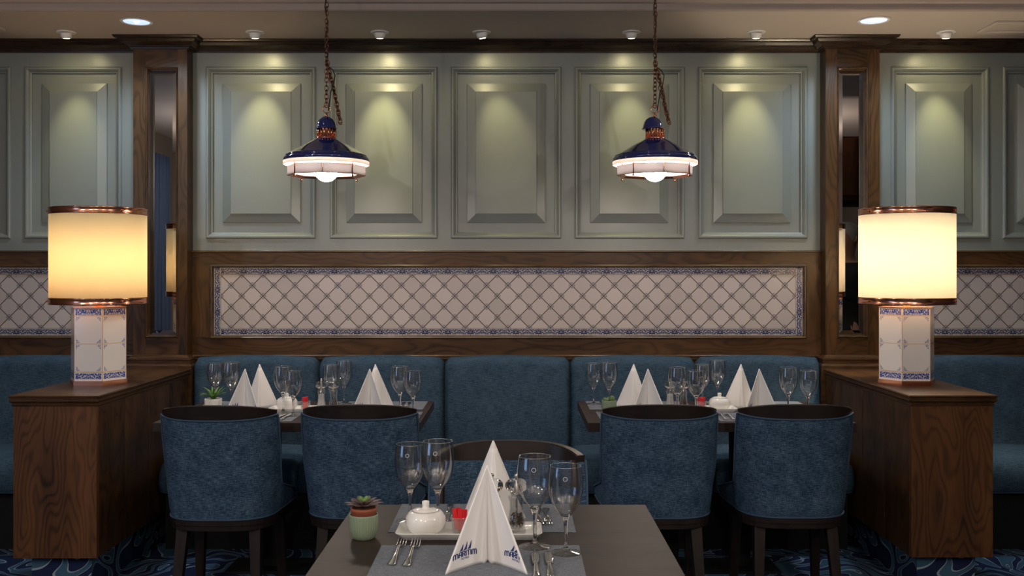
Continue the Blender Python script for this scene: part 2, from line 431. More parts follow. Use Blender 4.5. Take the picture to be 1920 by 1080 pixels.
# ------------------------------------------------------------------ room shell
XL, XR, YB = -4.2, 4.6, -3.0
m = MB(); m.box(XL-0.1, XR+0.1, YB-0.1, WY+0.2, -0.1, 0.0); struct(m.build('floor', M['carpet']))
# ceiling: lowered soffit over the alcove, stepped edge, raised field
m = MB(); m.box(XL, XR, 4.90, WY+0.15, CEIL, CEIL+0.3)
m.box(XL, XR, YB, 4.90, UP, UP+0.1)
soffit = struct(m.build('ceiling', M['ceil']))
m = MB(); e = 4.90
prof = [(e+0.012, CEIL-0.0005), (e+0.010, CEIL-0.010), (e-0.004, CEIL-0.012), (e-0.012, CEIL-0.006), (e-0.014, CEIL+0.004), (e-0.014, CEIL+0.022), (e-0.030, CEIL+0.026), (e-0.045, CEIL+0.045), (e-0.050, CEIL+0.12), (e-0.12, CEIL+0.20), (e-0.12, UP-0.001), (e+0.001, UP-0.001)]
P = [[m.bm.verts.new((x, y, z)) for (y, z) in prof] for x in (XL+0.001, XR-0.001)]
for j in range(len(prof)-1): m.bm.faces.new((P[0][j], P[1][j], P[1][j+1], P[0][j+1]))
struct(m.build('trim_1', M['ceiltrim']))
# side and rear walls (seen in the mirrors)
WIN = (-0.80, 1.3, 0.75, 2.35)
m = MB(); y0, y1, z0, z1 = WIN
m.box(XL-0.12, XL, YB, y0, 0, UP); m.box(XL-0.12, XL, y1, WY+0.15, 0, UP); m.box(XL-0.12, XL, y0, y1, 0, z0); m.box(XL-0.12, XL, y0, y1, z1, UP)
struct(m.build('wall_left', M['plaster']))
m = MB(); m.box(XR, XR+0.1, YB, WY+0.15, 0, UP); struct(m.build('wall_right', M['plaster']))
m = MB(); m.box(XL, XR, YB-0.1, YB, 0, UP); struct(m.build('wall_rear', M['plaster']))
wn = MB(); wn.box(XL-0.08, XL-0.03, y0, y0+0.05, z0, z1); wn.box(XL-0.08, XL-0.03, y1-0.05, y1, z0, z1); wn.box(XL-0.08, XL-0.03, y0, y1, z0, z0+0.05); wn.box(XL-0.08, XL-0.03, y0, y1, z1-0.05, z1)
wn.box(XL-0.08, XL-0.03, (y0+y1)/2-0.025, (y0+y1)/2+0.025, z0, z1)
wf = struct(wn.build('window_1', M['spotwhite']))
def curtain(ya, yb, name_label):
    m = MB(); N = 60
    def fn(i, j):
        y = ya+(yb-ya)*i/(N-1); z = 0.02+2.75*j/11
        return (XL+0.09+0.028*math.sin(i*1.15)+0.01*math.sin(i*0.4+z), y+0.02*math.sin(z*2)*(i/N-0.5), z)
    m.grid(N, 12, fn); o = m.build('curtain', M['curtain'])
    sm = o.modifiers.new('s', 'SOLIDIFY'); sm.thickness = 0.004
    tag(o, name_label, 'curtain')
curtain(-0.71, -0.28, 'long blue curtain gathered beside the window, seen in the left mirror')

# ------------------------------------------------------------------ alcove wall
PL = (-2.11, -1.812); PR = (1.715, 2.013); PY = 5.50
Z_TOP = 2.637; Z_MID = 1.526; Z_LOW = 0.935
bays = [(XL, PL[0], [(-3.42, -2.845), (-2.746, -2.222)]),
        (PL[1], PR[0], [tuple(px2x(q, WY) for q in p) for p in ((390, 589), (622, 817), (849, 1049), (1081, 1280), (1312, 1510))]),
        (PR[1], XR, [(2.122, 2.652), (2.750, 3.34)])]
zt, zb = px2z(129, WY), px2z(444, WY)
for bi, (bx0, bx1, pans) in enumerate(bays):
    m = MB(); y0, y1 = WY, WY+0.05
    m.box(bx0, bx1, y0, y1, zt, CEIL-0.0); m.box(bx0, bx1, y0, y1, Z_MID-0.02, zb)
    xs = [bx0]+[q for p in pans for q in p]+[bx1]
    for i in range(0, len(xs), 2): m.box(xs[i], xs[i+1], y0, y1, zb, zt)
    m.box(bx0, bx1, y1, y1+0.05, 0, CEIL)
    wall = struct(m.build(('wall_alcove_left', 'wall_alcove', 'wall_alcove_right')[bi], M['sage'], grain='x'))
    for (a, b) in pans:
        q = MB()
        q.rings(a, b, zb, zt, WY, [(-0.010, 0.0), (-0.010, 0.007), (-0.004, 0.013), (0.004, 0.013), (0.010, 0.007), (0.014, 0.002), (0.017, -0.004), (0.024, -0.007), (0.026, -0.020),
                                   (0.079, -0.020), (0.080, -0.011), (0.083, -0.010), (0.128, 0.003), (0.130, 0.007)])
        q.build('wall_panel', M['sage'], wall, grain='z')
# crown along wall and round both pilasters
path = [(XL+0.002, WY), (PL[0], WY), (PL[0], PY), (PL[1], PY), (PL[1], WY), (PR[0], WY), (PR[0], PY), (PR[1], PY), (PR[1], WY), (XR-0.002, WY)]
m = MB(); m.sweep(path, [(0.0, Z_TOP), (0.012, Z_TOP), (0.014, Z_TOP+0.008), (0.020, Z_TOP+0.010), (0.022, Z_TOP+0.016), (0.034, Z_TOP+0.022), (0.052, Z_TOP+0.032), (0.062, Z_TOP+0.044), (0.064, Z_TOP+0.048), (0.078, Z_TOP+0.050), (0.084, Z_TOP+0.058), (0.084, CEIL-0.0005), (0.0, CEIL-0.0005)])
struct(m.build('trim_2', M['crown']))
# pilasters with recess for the mirror
MZ0, MZ1 = px2z(633, PY), px2z(126, PY)
def pilaster(x0, x1, idx, mx0, mx1, side):
    m = MB(); m.box(x0, mx0, PY, WY, 0, CEIL-0.001); m.box(mx1, x1, PY, WY, 0, CEIL-0.001)
    struct_o = None
    m.box(mx0, mx1, PY+0.045, WY, 0, CEIL-0.001)
    st = struct(m.build('trim_%d' % idx, M['walnut'], grain='z'))
    r = MB(); r.box(mx0, mx1, PY+0.0005, PY+0.045, MZ1, CEIL-0.001); r.box(mx0, mx1, PY+0.0005, PY+0.045, 0, MZ0); r.build('rail', M['walnut'], st, grain='x')
    # mirror
    t = empty('wall_mirror', ((mx0+mx1)/2, PY, MZ0)); cx = (mx0+mx1)/2
    f = MB(); f.rings(mx0-cx-0.001, mx1-cx+0.001, 0, MZ1-MZ0, 0, [(0, 0.0), (0, 0.004), (0.004, 0.008), (0.008, 0.006), (0.012, -0.006), (0.014, -0.040)], False)
    f.build('frame', M['walnut'], t, grain='z')
    g = MB(); g.rings(mx0-cx+0.013, mx1-cx-0.013, 0.013, MZ1-MZ0-0.013, 0, [(0, -0.042), (0, -0.0365), (0.026, -0.0325)], True)
    g.build('glass', M['mirror'], t)
    tag(t, 'tall narrow mirror in a dark frame on the %s wooden pilaster' % side, 'mirror')
pilaster(PL[0], PL[1], 3, px2x(273, PY), px2x(333, PY), 'left')
pilaster(PR[0], PR[1], 4, px2x(1570, PY), px2x(1627, PY), 'right')
# dado: wood band with tiled inset
DY = 5.585
pb = [(PL[0], PY), (PL[0]-0.0, PY), (PL[1], PY)]
tz0, tz1 = px2z(632, DY), px2z(499, DY)
def dado(x0, x1, t0, t1, idx, u0, ends, where):
    m = MB(); m.box(x0, x1, DY, WY, Z_LOW-0.3, tz0); m.box(x0, x1, DY, WY, tz1, Z_MID)
    st = struct(m.build('trim_%d' % idx, M['walnut'], grain='x'))
    m = MB(); m.box(x0, t0, DY, WY, tz0, tz1); m.box(t1, x1, DY, WY, tz0, tz1); m.build('stile', M['walnut'], st, grain='z')
    m = MB(); m.box(x0, x1, DY-0.030, DY, Z_LOW-0.004, Z_LOW+0.008, 0.004); m.box(x0, x1, DY-0.018, DY, Z_LOW-0.02, Z_LOW-0.004, 0.004); m.build('ledge', M['ledge'], st, grain='x')
    m = MB(); m.box(x0, x1, DY-0.012, WY, Z_MID-0.010, Z_MID+0.001, 0.003); m.build('cap_moulding', M['ledge'], st, grain='x')
    t = empty('tile_panel', ((t0+t1)/2, DY, tz0)); cx = (t0+t1)/2
    f = MB(); H = tz1-tz0
    f.rings(t0-cx, t1-cx, 0, H, 0, [(-0.008, 0), (-0.008, 0.006), (-0.003, 0.011), (0.003, 0.010), (0.006, 0.003), (0.009, -0.008), (0.0105, -0.012)], False); f.build('frame', M['ledge'], t, grain='x')
    a, b = t0-cx+0.010, t1-cx-0.010; lo, hi = 0.010, H-0.010; bw = 0.036
    q = MB(); yb = 0.0115
    def strip(x0_, x1_, z0_, z1_, vert, off=0.0):
        L = (z1_-z0_) if vert else (x1_-x0_); c = [(0, 0), (L, 0), (L, bw), (0, bw)]
        if vert: pts = [(x1_, yb, z0_), (x1_, yb, z1_), (x0_, yb, z1_), (x0_, yb, z0_)]
        else: pts = [(x0_, yb, z0_), (x1_, yb, z0_), (x1_, yb, z1_), (x0_, yb, z1_)]
        q.face(pts, [(u_+off, v_) for u_, v_ in c])
    g_ = 0.0025
    strip(a+bw+g_, b-bw-g_, hi-bw, hi, False); strip(a+bw+g_, b-bw-g_, lo, lo+bw, False)
    strip(a, a+bw, lo, hi, True); strip(b-bw, b, lo, hi, True)
    q.build('border_tiles', M['border'], t, norm=False)
    q = MB(); fx0, fx1, fz0, fz1 = a+bw+g_, b-bw-g_, lo+bw+g_, hi-bw-g_
    q.face([(fx0, yb, fz0), (fx1, yb, fz0), (fx1, yb, fz1), (fx0, yb, fz1)], [(0, fz1-fz0), (fx1-fx0, fz1-fz0), (fx1-fx0, 0), (0, 0)])
    q.build('field_tiles', tile_field('lozenge_tile_%d' % idx, u0), t, norm=False)
    q = MB(); q.box(a-0.002, b+0.002, yb+0.0006, yb+0.003, lo-0.002, hi+0.002); q.build('grout', plain('grout', (0.075, 0.05, 0.026), 0.8), t)
    tag(t, 'long framed panel of white and blue lozenge tiles %s' % where, 'tile panel')
dado(PL[1], PR[0], px2x(397, DY), px2x(1509, DY), 5, 0.1166, True, 'between the two pilasters')
dado(XL, PL[0], XL+0.2, px2x(229, DY), 6, 0.03, True, 'behind the left table lamp')
dado(PR[1], XR, px2x(1672, DY), XR-0.2, 7, 0.08, True, 'behind the right table lamp')
# pilaster base mouldings just above the consoles
for i, (x0, x1) in enumerate((PL, PR)):
    m = MB(); m.sweep([(x0, DY), (x0, PY), (x1, PY), (x1, DY)], [(0, 0.60), (0.034, 0.60), (0.034, 0.890), (0.030, 0.898), (0.022, 0.902), (0.022, 0.918), (0.026, 0.922), (0.026, 0.930), (0.010, 0.938), (0.006, 0.946), (0, 0.948)])
    struct(m.build('baseboard_pilaster_%s' % ('left', 'right')[i], M['walnut'], grain='x'))

# ------------------------------------------------------------------ ceiling fixtures
def make_spot():
    t = empty('ceiling_spotlight')
    m = MB(); m.lathe([(0.0, 0), (0.050, 0), (0.050, -0.003), (0.047, -0.005), (0.034, -0.005), (0.0, -0.005)], 32); m.build('mounting_plate', M['spotwhite'], t)
    m = MB(); m.lathe([(0.030, -0.004), (0.031, -0.014), (0.028, -0.026), (0.024, -0.032), (0.020, -0.034), (0.018, -0.031), (0.0, -0.031)], 28)
    h = m.build('housing', M['spotwhite'], t)
    m = MB(); m.lathe([(0.0, -0.0345), (0.0165, -0.0345), (0.0165, -0.0325), (0, -0.0325)], 20); l = m.build('lens', M['spotlens'], h)
    return t
sp0 = make_spot()
names = ['above the left wall panel beside the pilaster', 'above the first panel right of the left pilaster', 'just right of the left pendant chain', 'above the middle wall panel', 'just left of the right pendant chain', 'left of the right pilaster', 'above the right lamp, beyond the right pilaster']
for (a, b), nm in zip(SPOTS, names):
    x, y = spot_xyz(a)
    o = place(sp0, (x, y, CEIL), 0, 'small white swivel ceiling spotlight '+nm, 'spotlight', 'spotlights along the wall')
    hs = [c for c in o.children if c.name.startswith('housing')][0]
    hs.rotation_euler = (R(8), R(-8) if b > a+20 else 0, 0)
def make_down():
    t = empty('recessed_downlight')
    m = MB(); m.lathe([(0.068, -0.001), (0.082, -0.001), (0.082, -0.004), (0.070, -0.006), (0.066, -0.003), (0.066, -0.0012)], 40, close=False); m.build('trim_ring', M['spotwhite'], t)
    m = MB(); m.lathe([(0.0, -0.0015), (0.0665, -0.0015), (0.0665, -0.003), (0.0, -0.0026)], 40); m.build('reflector', M['coollens'], t)
    m = MB(); m.lathe([(0.0, -0.003), (0.012, -0.003), (0.010, -0.009), (0, -0.010)], 16); m.build('bulb', M['spotlens'], t)
    return t
dn = make_down()
for (x, y), nm in zip(DOWN, ('left', 'right')):
    place(dn, (x, y, CEIL), 0, 'round recessed bluish downlight in the ceiling before the %s pilaster' % nm, 'downlight', 'recessed downlights before the pilasters')
def hatch(x0, x1, y0, y1, lab):
    t = empty('ceiling_hatch', ((x0+x1)/2, (y0+y1)/2, CEIL)); a, b = (x1-x0)/2, (y1-y0)/2; f = 0.03
    m = MB(); m.box(-a, a, -b, -b+f, -0.014, 0, 0.003); m.box(-a, a, b-f, b, -0.014, 0, 0.003); m.box(-a, -a+f, -b+f, b-f, -0.014, 0, 0.003); m.box(a-f, a, -b+f, b-f, -0.014, 0, 0.003); m.build('frame', M['ceil'], t)
    m = MB(); m.box(-a+f, a-f, -b+f, b-f, -0.005, 0); m.build('panel', M['ceil'], t)
    tag(t, lab, 'ceiling hatch')
hatch(2.48, 3.10, 5.13, 5.35, 'beige framed ceiling hatch above the right side bay')
hatch(-3.33, -2.71, 5.05, 5.30, 'beige framed ceiling hatch above the left side bay')

# ------------------------------------------------------------------ banquettes
def bench(x0, x1, nseg, lab, nm_grp):
    t = empty('banquette', ((x0+x1)/2, 5.2, 0)); cx, cy = (x0+x1)/2, 5.2
    wseg = (x1-x0)/nseg
    m = MB(); m.box(x0-cx+0.01, x1-cx-0.01, 5.05-cy, 5.58-cy, 0.0, 0.30); m.build('base', M['black'], t)
    for i in range(nseg):
        a = x0-cx+i*wseg; b = a+wseg; g = 0.001
        # backrest section: rounded pad, crowned top
        m = MB(); NU, NV = 25, 30
        # section outline (y,z) : up the front, over the top, down the back
        def fn(iu, jv, a=a, b=b):
            u = iu/(NU-1); e = min(u, 1-u)*wseg
            r = 0.022; q = 1.0 if e > r else math.sqrt(max(0, 1-(1-e/r)**2))
            crown = 0.014*math.sin(PI*u)
            zt_ = 0.930+crown-0.028*(1-q); yf = 5.475-0.006*math.sin(PI*u)+0.045*(1-q); yb = 5.553
            v = jv/(NV-1)
            if v < 0.6:
                s_ = v/0.6; z = 0.40+(zt_-0.05-0.40)*s_; y = yf-0.025*(1-s_)**1.2
            elif v < 0.85:
                th = (v-0.6)/0.25*PI/2; z = zt_-0.05+0.05*math.sin(th); y = yf+0.055*(1-math.cos(th))
            else:
                s_ = (v-0.85)/0.15; y = yf+0.055+(yb-yf-0.055)*min(1, s_*2); z = zt_ - (0 if s_ < 0.5 else (s_-0.5)*0.6)
            return (a+g+(b-a-2*g)*u, y-cy, z)
        P = m.grid(NU, NV, fn, lambda iu, jv: (iu/(NU-1)*wseg, jv/(NV-1)*0.72))
        m.cap([p for p in P[0]]); m.cap([p for p in P[-1]][::-1])
        m.build('backrest', M['benchfab'], t)
        m = MB(); NV2 = 26
        def fn2(iu, jv, a=a, b=b):
            u = iu/(NU-1); e = min(u, 1-u)*wseg; r = 0.03; q = 1.0 if e > r else math.sqrt(max(0, 1-(1-e/r)**2))
            zt_ = 0.455+0.012*math.sin(PI*u)-0.02*(1-q); yf = 4.945+0.03*(1-q)
            v = jv/(NV2-1)
            if v < 0.25: s_ = v/0.25; z = 0.285+0.02*s_; y = 5.05+(yf+0.02-5.05)*s_
            elif v < 0.6:
                th = (v-0.25)/0.35*PI; z = (zt_+0.29)/2-math.cos(th)*(zt_-0.29)/2; y = yf+0.055-0.055*math.sin(th)-0.0
            else: s_ = (v-0.6)/0.4; z = zt_+0.008*math.sin(PI*s_); y = yf+0.055+(5.46-yf-0.055)*s_
            return (a+g+(b-a-2*g)*u, y-cy, z)
        P = m.grid(NU, NV2, fn2, lambda iu, jv: (iu/(NU-1)*wseg, jv/(NV2-1)*0.75))
        m.cap([p for p in P[0]]); m.cap([p for p in P[-1]][::-1])
        m.build('seat_cushion', M['benchfab'], t)
    return tag(t, lab, 'bench', nm_grp)
bench(px2x(357, 5.475)+0.003, px2x(1545, 5.475)-0.003, 5, 'long blue upholstered banquette of five sections between the two consoles', 'wall banquettes')
bench(-3.88, -2.19, 2, 'blue banquette at the left edge, behind the left wooden console', 'wall banquettes')
bench(2.09, 4.55, 3, 'blue banquette at the right edge, behind the right wooden console', 'wall banquettes')

# ------------------------------------------------------------------ consoles
HC = 0.875
def console(x0, x1, yf, lab):
    yb = 5.462; cx = (x0+x1)/2; t = empty('console', (cx, (yf+yb)/2, 0)); cy = (yf+yb)/2
    a, b = x0-cx, x1-cx; f, k = yf-cy, yb-cy
    m = MB(); m.sweep([(a+0.004, k), (a+0.004, f+0.004), (b-0.004, f+0.004), (b-0.004, k)], [(-0.02, HC-0.046), (-0.008, HC-0.046), (-0.006, HC-0.040), (-0.012, HC-0.036), (-0.004, HC-0.030), (0.002, HC-0.024), (0.002, HC-0.018), (-0.003, HC-0.015), (-0.003, HC-0.011), (0.003, HC-0.008), (0.004, HC-0.004), (0.0, HC), (-0.012, HC+0.0), (-0.012, HC-0.0005)])
    m.box(a+0.014, b-0.014, f+0.014, k, HC-0.046, HC-0.0004)
    m.build('worktop', M['walnut'], t, grain='y')
    i_ = 0.016
    m = MB(); m.box(a+i_+0.004, b-i_-0.004, f+i_+0.02, k, 0.18, HC-0.046)
    m.build('carcass', M['crown'], t, grain='z')
    m = MB(); m.box(a+i_, b-i_, f+i_, f+i_+0.02, 0.175, HC-0.046, 0.0015, 1); m.build('end_panel', M['console'], t, grain='z')
    nb = 4; L = (k-(f+i_+0.02))/nb
    for s_ in (0, 1):
        for j in range(nb):
            y0 = f+i_+0.0205+j*L; x_ = (a+i_-0.001, a+i_+0.018) if s_ == 0 else (b-i_-0.018, b-i_+0.001)
            m = MB(); m.box(x_[0], x_[1], y0+0.001, y0+L-0.0015, 0.175, HC-0.046, 0.002, 1); m.build('side_panel', M['walnut'], t, grain='z')
    m = MB(); m.box(a+0.065, b-0.065, f+0.08, k, 0.0, 0.18); m.build('plinth', M['carpet'], t)
    return tag(t, lab, 'console')
console(-2.17, -1.78, 4.256, 'dark wooden console under the left table lamp')
console(1.69, 2.073, 4.27, 'dark wooden console under the right table lamp')

# ------------------------------------------------------------------ table lamps
def table_lamp(x, y, sm, bm_, lab, z=HC, grp=True):
    t = empty('table_lamp', (x, y, z)); Rh = FW
    hx = lambda r, z_, k: (r*math.cos(R(60*k)), r*math.sin(R(60*k)), z_)
    m = MB()
    for r0, r1, za, zb_ in ((Rh+0.004, Rh+0.004, 0.0, 0.020), (Rh+0.008, Rh+0.008, 0.020, 0.0225)):
        a = [m.bm.verts.new(hx(r0, za, k)) for k in range(6)]; b = [m.bm.verts.new(hx(r1, zb_, k)) for k in range(6)]
        m.bm.faces.new(a[::-1]); m.bm.faces.new(b)
        for k in range(6): m.bm.faces.new((a[k], a[(k+1) % 6], b[(k+1) % 6], b[k]))
    m.build('foot', M['copper'], t)
    m = MB()
    for k in range(6):
        m.face([hx(Rh, 0.0225, k), hx(Rh, 0.0225, k+1), hx(Rh, 0.3625, k+1), hx(Rh, 0.3625, k)], [(0, 0), (FW, 0), (FW, 0.34), (0, 0.34)])
    m.build('tiled_body', M['lamptile'], t)
    m = MB(); a = [m.bm.verts.new(hx(Rh+0.005, 0.3625, k)) for k in range(6)]; b = [m.bm.verts.new(hx(Rh+0.005, 0.3655, k)) for k in range(6)]
    m.bm.faces.new(a[::-1]); m.bm.faces.new(b)
    for k in range(6): m.bm.faces.new((a[k], a[(k+1) % 6], b[(k+1) % 6], b[k]))
    m.build('cap_plate', M['copper'], t)
    m = MB(); m.lathe([(0.018, 0.3655), (0.018, 0.376), (0.012, 0.379), (0.012, 0.490), (0.016, 0.495), (0.016, 0.525), (0, 0.525)], 20); m.build('neck', M['copper'], t)
    m = MB(); m.lathe([(0.0, 0.526), (0.012, 0.526), (0.018, 0.535), (0.032, 0.550), (0.038, 0.575), (0.032, 0.600), (0.016, 0.614), (0, 0.617)], 20); m.build('bulb', bm_, t)
    r = 0.2175; zs0, zs1 = 0.378, 0.832
    m = MB(); m.lathe([(r, zs0+0.01), (r, zs1-0.01), (r-0.002, zs1-0.01), (r-0.002, zs0+0.01), (r, zs0+0.01)], 72, close=False); sh = m.build('shade', sm, t)
    for k, zz in enumerate((zs0, zs1-0.032)):
        m = MB(); m.lathe([(r+0.001, zz), (r+0.003, zz), (r+0.003, zz+0.005), (r+0.002, zz+0.007), (r+0.002, zz+0.025), (r+0.003, zz+0.027), (r+0.003, zz+0.032), (r+0.001, zz+0.032), (r+0.001, zz)], 72, close=False)
        for a in (R(200), R(80), R(320)):
            m.lathe([(0, -0.005), (0.004, -0.004), (0.005, 0), (0.004, 0.004), (0, 0.005)], 10, ((r+0.006)*math.cos(a), (r+0.006)*math.sin(a), zz+0.016))
        m.build('shade_band', M['copper'], sh)
    m = MB()
    for k in range(3):
        a = R(20+120*k); m.tube([(0.012*math.cos(a), 0.012*math.sin(a), 0.45), (r*math.cos(a), r*math.sin(a), zs0+0.016)], 0.0025, 6)
    m.build('shade_support', M['copper'], t)
    return tag(t, lab, 'lamp', 'tiled table lamps' if grp else None)
table_lamp(-1.985, 4.745, M['shade_l'], M['bulb_l'], 'large table lamp with a yellow glowing drum shade on the left console')
table_lamp(1.865, 4.745, M['shade_r'], M['bulb_r'], 'large table lamp with a bright white glowing drum shade on the right console')

# ------------------------------------------------------------------ pendant lamps
def link_pts(c, ax, L=0.026, W=0.0085, n_=14):
    pts = []
    for i in range(n_):
        a = 2*PI*i/n_; w_ = W*math.cos(a); h = (L/2)*math.sin(a)*1.0
        h = math.copysign(abs(math.sin(a))**0.75, math.sin(a))*L/2
        pts.append(Vector(c)+Vector((w_*math.cos(ax), w_*math.sin(ax), h)))
    return pts
def chain(m, pts, pitch=0.0195, seed=0):
    pts = [Vector(p) for p in pts]; rnd = random.Random(seed); acc = 0; k = 0
    for a, b in zip(pts, pts[1:]):
        L = (b-a).length; d = (b-a)/L; s_ = -acc
        q = Vector((0, 0, 1)).rotation_difference(d)
        s_ = acc
        while s_ < L:
            c = a+d*s_; lp = link_pts((0, 0, 0), (k % 2)*PI/2+rnd.uniform(-0.35, 0.35)+0.5)
            m.tube([c+q @ p for p in lp], 0.0023, 6, closed=True); s_ += pitch; k += 1
        acc = s_-L
def pendant(x, y, lab, seed, capoff, slack):
    zr = px2z(302, y)                       # height of the brim's lower edge
    t = empty('pendant_lamp', (x, y, zr))
    # chain to the ceiling
    m = MB(); chain(m, [(0.0, 0, 0.262), (0.003, 0, UP-zr-0.02)], seed=seed); m.build('chain', M['oldcopper'], t)
    m = MB(); m.lathe([(0, UP-zr-0.0005), (0.05, UP-zr-0.0005), (0.05, UP-zr-0.012), (0.012, UP-zr-0.03), (0, UP-zr-0.03)], 24); m.build('ceiling_canopy', M['oldcopper'], t)
    m = MB(); L0 = UP-zr-0.03
    pts = [(0.006*math.sin(i*1.1), 0.005*math.cos(i*0.9), 0.45+(L0-0.45)*i/24) for i in range(25)][::-1]
    pts += [(0.030, -0.004, 0.425), (0.042, -0.006, 0.40), (0.036, -0.008, 0.36), (0.022, -0.008, 0.32), (0.015, -0.006, 0.27), (0.010, 0, 0.235)]
    m.tube(pts, 0.0028, 6); m.build('cable', M['cable'], t)
    m = MB(); chain(m, [(0.004, 0.006, 0.46), (0.024, 0.012, 0.36), (0.046, 0.014, 0.27), (slack, 0.016, 0.185)], seed=seed+5)
    chain(m, [(slack, 0.010, 0.185), (0.050, 0.004, 0.25), (0.034, 0.0, 0.34), (0.01, -0.004, 0.43)], seed=seed+9); m.build('slack_chain', M['oldcopper'], t)
    m = MB(); m.tube([(0.018*math.cos(2*PI*i/24), 0, 0.243+0.018*math.sin(2*PI*i/24)) for i in range(24)], 0.0026, 8, closed=True)
    m.lathe([(0, 0.205), (0.007, 0.207), (0.007, 0.216), (0.004, 0.220), (0.004, 0.226), (0, 0.227)], 12); m.build('hanging_ring', M['copper'], t)
    m = MB(); m.lathe([(0.044, 0.149), (0.050, 0.149), (0.051, 0.153), (0.0465, 0.157), (0.0445, 0.168), (0.040, 0.183), (0.031, 0.196), (0.018, 0.205), (0.008, 0.208), (0, 0.209)], 32); c_ = m.build('cap', M['enamel'], t); c_.location.x = capoff
    m = MB(); m.lathe([(0.047, 0.103), (0.049, 0.107), (0.044, 0.110), (0.0395, 0.112), (0.0395, 0.150)], 32, close=False)
    for i in range(16):
        a = 2*PI*i/16; ca, sa = math.cos(a), math.sin(a)
        m.tube([(0.0415*ca, 0.0415*sa, 0.112), (0.0415*ca, 0.0415*sa, 0.150)], 0.0032, 6)
    m.build('vented_neck', M['copper'], t)
    m = MB(); prof = [(0.046, 0.106), (0.050, 0.104), (0.115, 0.068), (0.178, 0.030), (0.188, 0.026), (0.190, 0.021), (0.189, 0.017), (0.196, 0.014), (0.198, 0.008), (0.198, -0.002), (0.196, -0.003)]
    inner = [(0.194, -0.001), (0.194, 0.010), (0.180, 0.022), (0.115, 0.062), (0.048, 0.100)]
    m.lathe(prof+inner, 64, close=False)
    m.build('shade', M['enamel'], t)
    m = MB(); m.lathe([(0.0, 0.094), (0.046, 0.094), (0.112, 0.056), (0.176, 0.018), (0.192, 0.004), (0.199, -0.004), (0.199, -0.018), (0.194, -0.020), (0.192, -0.006), (0.172, 0.012), (0.11, 0.050), (0.046, 0.088), (0, 0.088)], 64, close=False)
    m.build('reflector', M['lit_enamel'], t)
    # octagonal band of opal panes with copper edging
    ph = R(-90+5); Ro = 0.181; za, zb_ = -0.068, -0.026
    V = lambda r, k, z: (r*math.cos(ph+k*PI/4), r*math.sin(ph+k*PI/4), z)
    for k in range(8):
        m = MB(); P = [V(Ro, k, za), V(Ro, k+1, za), V(Ro, k+1, zb_), V(Ro, k, zb_)]; Q = [V(Ro-0.004, k, za), V(Ro-0.004, k+1, za), V(Ro-0.004, k+1, zb_), V(Ro-0.004, k, zb_)]
        a = [m.bm.verts.new(p) for p in P]; b = [m.bm.verts.new(p) for p in Q]
        m.bm.faces.new(a); m.bm.faces.new(b[::-1])
        for i in range(4): m.bm.faces.new((a[i], a[(i+1) % 4], b[(i+1) % 4], b[i]))
        m.build('glass_pane', M['opal'], t)
    m = MB()
    for z in (za, zb_): m.tube([V(Ro-0.002, k, z) for k in range(8)], 0.0024, 6, closed=True)
    for k in range(8): m.tube([V(Ro-0.0015, k, za), V(Ro-0.0015, k, zb_)], 0.0018, 6)
    m.build('pane_frame', M['copper'], t)
    # lower copper lip sloping inward
    m = MB(); m.grid(8, 2, lambda i, j: V(Ro-0.004-0.022*j, i, za-0.001+0.010*j), cu=True, smooth=False); o = m.build('lower_lip', M['copper'], t)
    sm = o.modifiers.new('s', 'SOLIDIFY'); sm.thickness = 0.0015
    for k in range(1, 8, 2):
        m = MB(); m.tube([V(Ro+0.003, k, 0.012), V(Ro+0.003, k, za-0.006)], 0.0022, 6)
        x_, y_, z_ = V(Ro+0.003, k, za-0.010); m.lathe([(0, -0.006), (0.004, -0.004), (0.005, 0), (0.004, 0.004), (0, 0.006)], 10, (x_, y_, z_))
        m.build('hanger_rod', M['oldcopper'], t)
    m = MB(); m.lathe([(0, 0.086), (0.02, 0.086), (0.02, 0.03), (0.016, 0.026), (0, 0.026)], 16); m.build('lamp_holder', M['white_enamel'], t)
    m = MB(); rr = 0.057; zc = -0.040
    m.lathe([(0, zc-rr)]+[(rr*math.sin(a), zc-rr*math.cos(a)) for a in [PI*i/12 for i in range(1, 11)]]+[(0.02, 0.024), (0, 0.026)], 24); m.build('bulb', M['bulbp'], t)
    return tag(t, lab, 'pendant lamp', 'navy and copper pendant lamps')
pendant(px2x(612, 4.65), 4.65, 'navy enamel and copper pendant lamp on a chain over the left back table', 3, 0.0, 0.062)
pendant(px2x(1228, 4.68), 4.68, 'navy enamel and copper pendant lamp on a chain over the right back table', 21, -0.010, 0.068)

# ------------------------------------------------------------------ chairs
A_, B_ = 0.258, 0.225
def plan(q, t, inset=0.0):
    sg = -1 if q < 0 else 1; q = abs(q); a, b = A_-inset, B_-inset
    if q <= 1:
        th = q*PI/2; x = a*math.sin(th)**0.76; y = inset+b*(1-max(0.0, math.cos(th))**0.76)
    else:
        x = a*(1-0.03*(q-1)**2); y = inset+b+(q-1)*0.245
    sc = 0.86+0.14*(t**0.65) if q <= 1 else 0.86+0.14*(t**0.65)+0.10*min(1, (q-1))*(1-t)
    x *= sc; y += 0.035*(1-t)*max(0, 1-q*0.8)
    return sg*x, y
ZB = 0.388; ZT = 0.80
QH = 0.72
def ztop(q):
    q = abs(q); e = ZT+0.014*min(1, q/QH)**2
    if q < QH: return e
    if q < 0.98: s_ = (q-QH)/(0.98-QH); s_ = s_**0.8; s_ = s_*s_*(3-2*s_); return e+(0.50-e)*s_
    return 0.50-0.07*min(1, (q-0.98)/1.02)
def crown_h(q):
    return 0.062-0.030*min(1, abs(q)/QH)**2
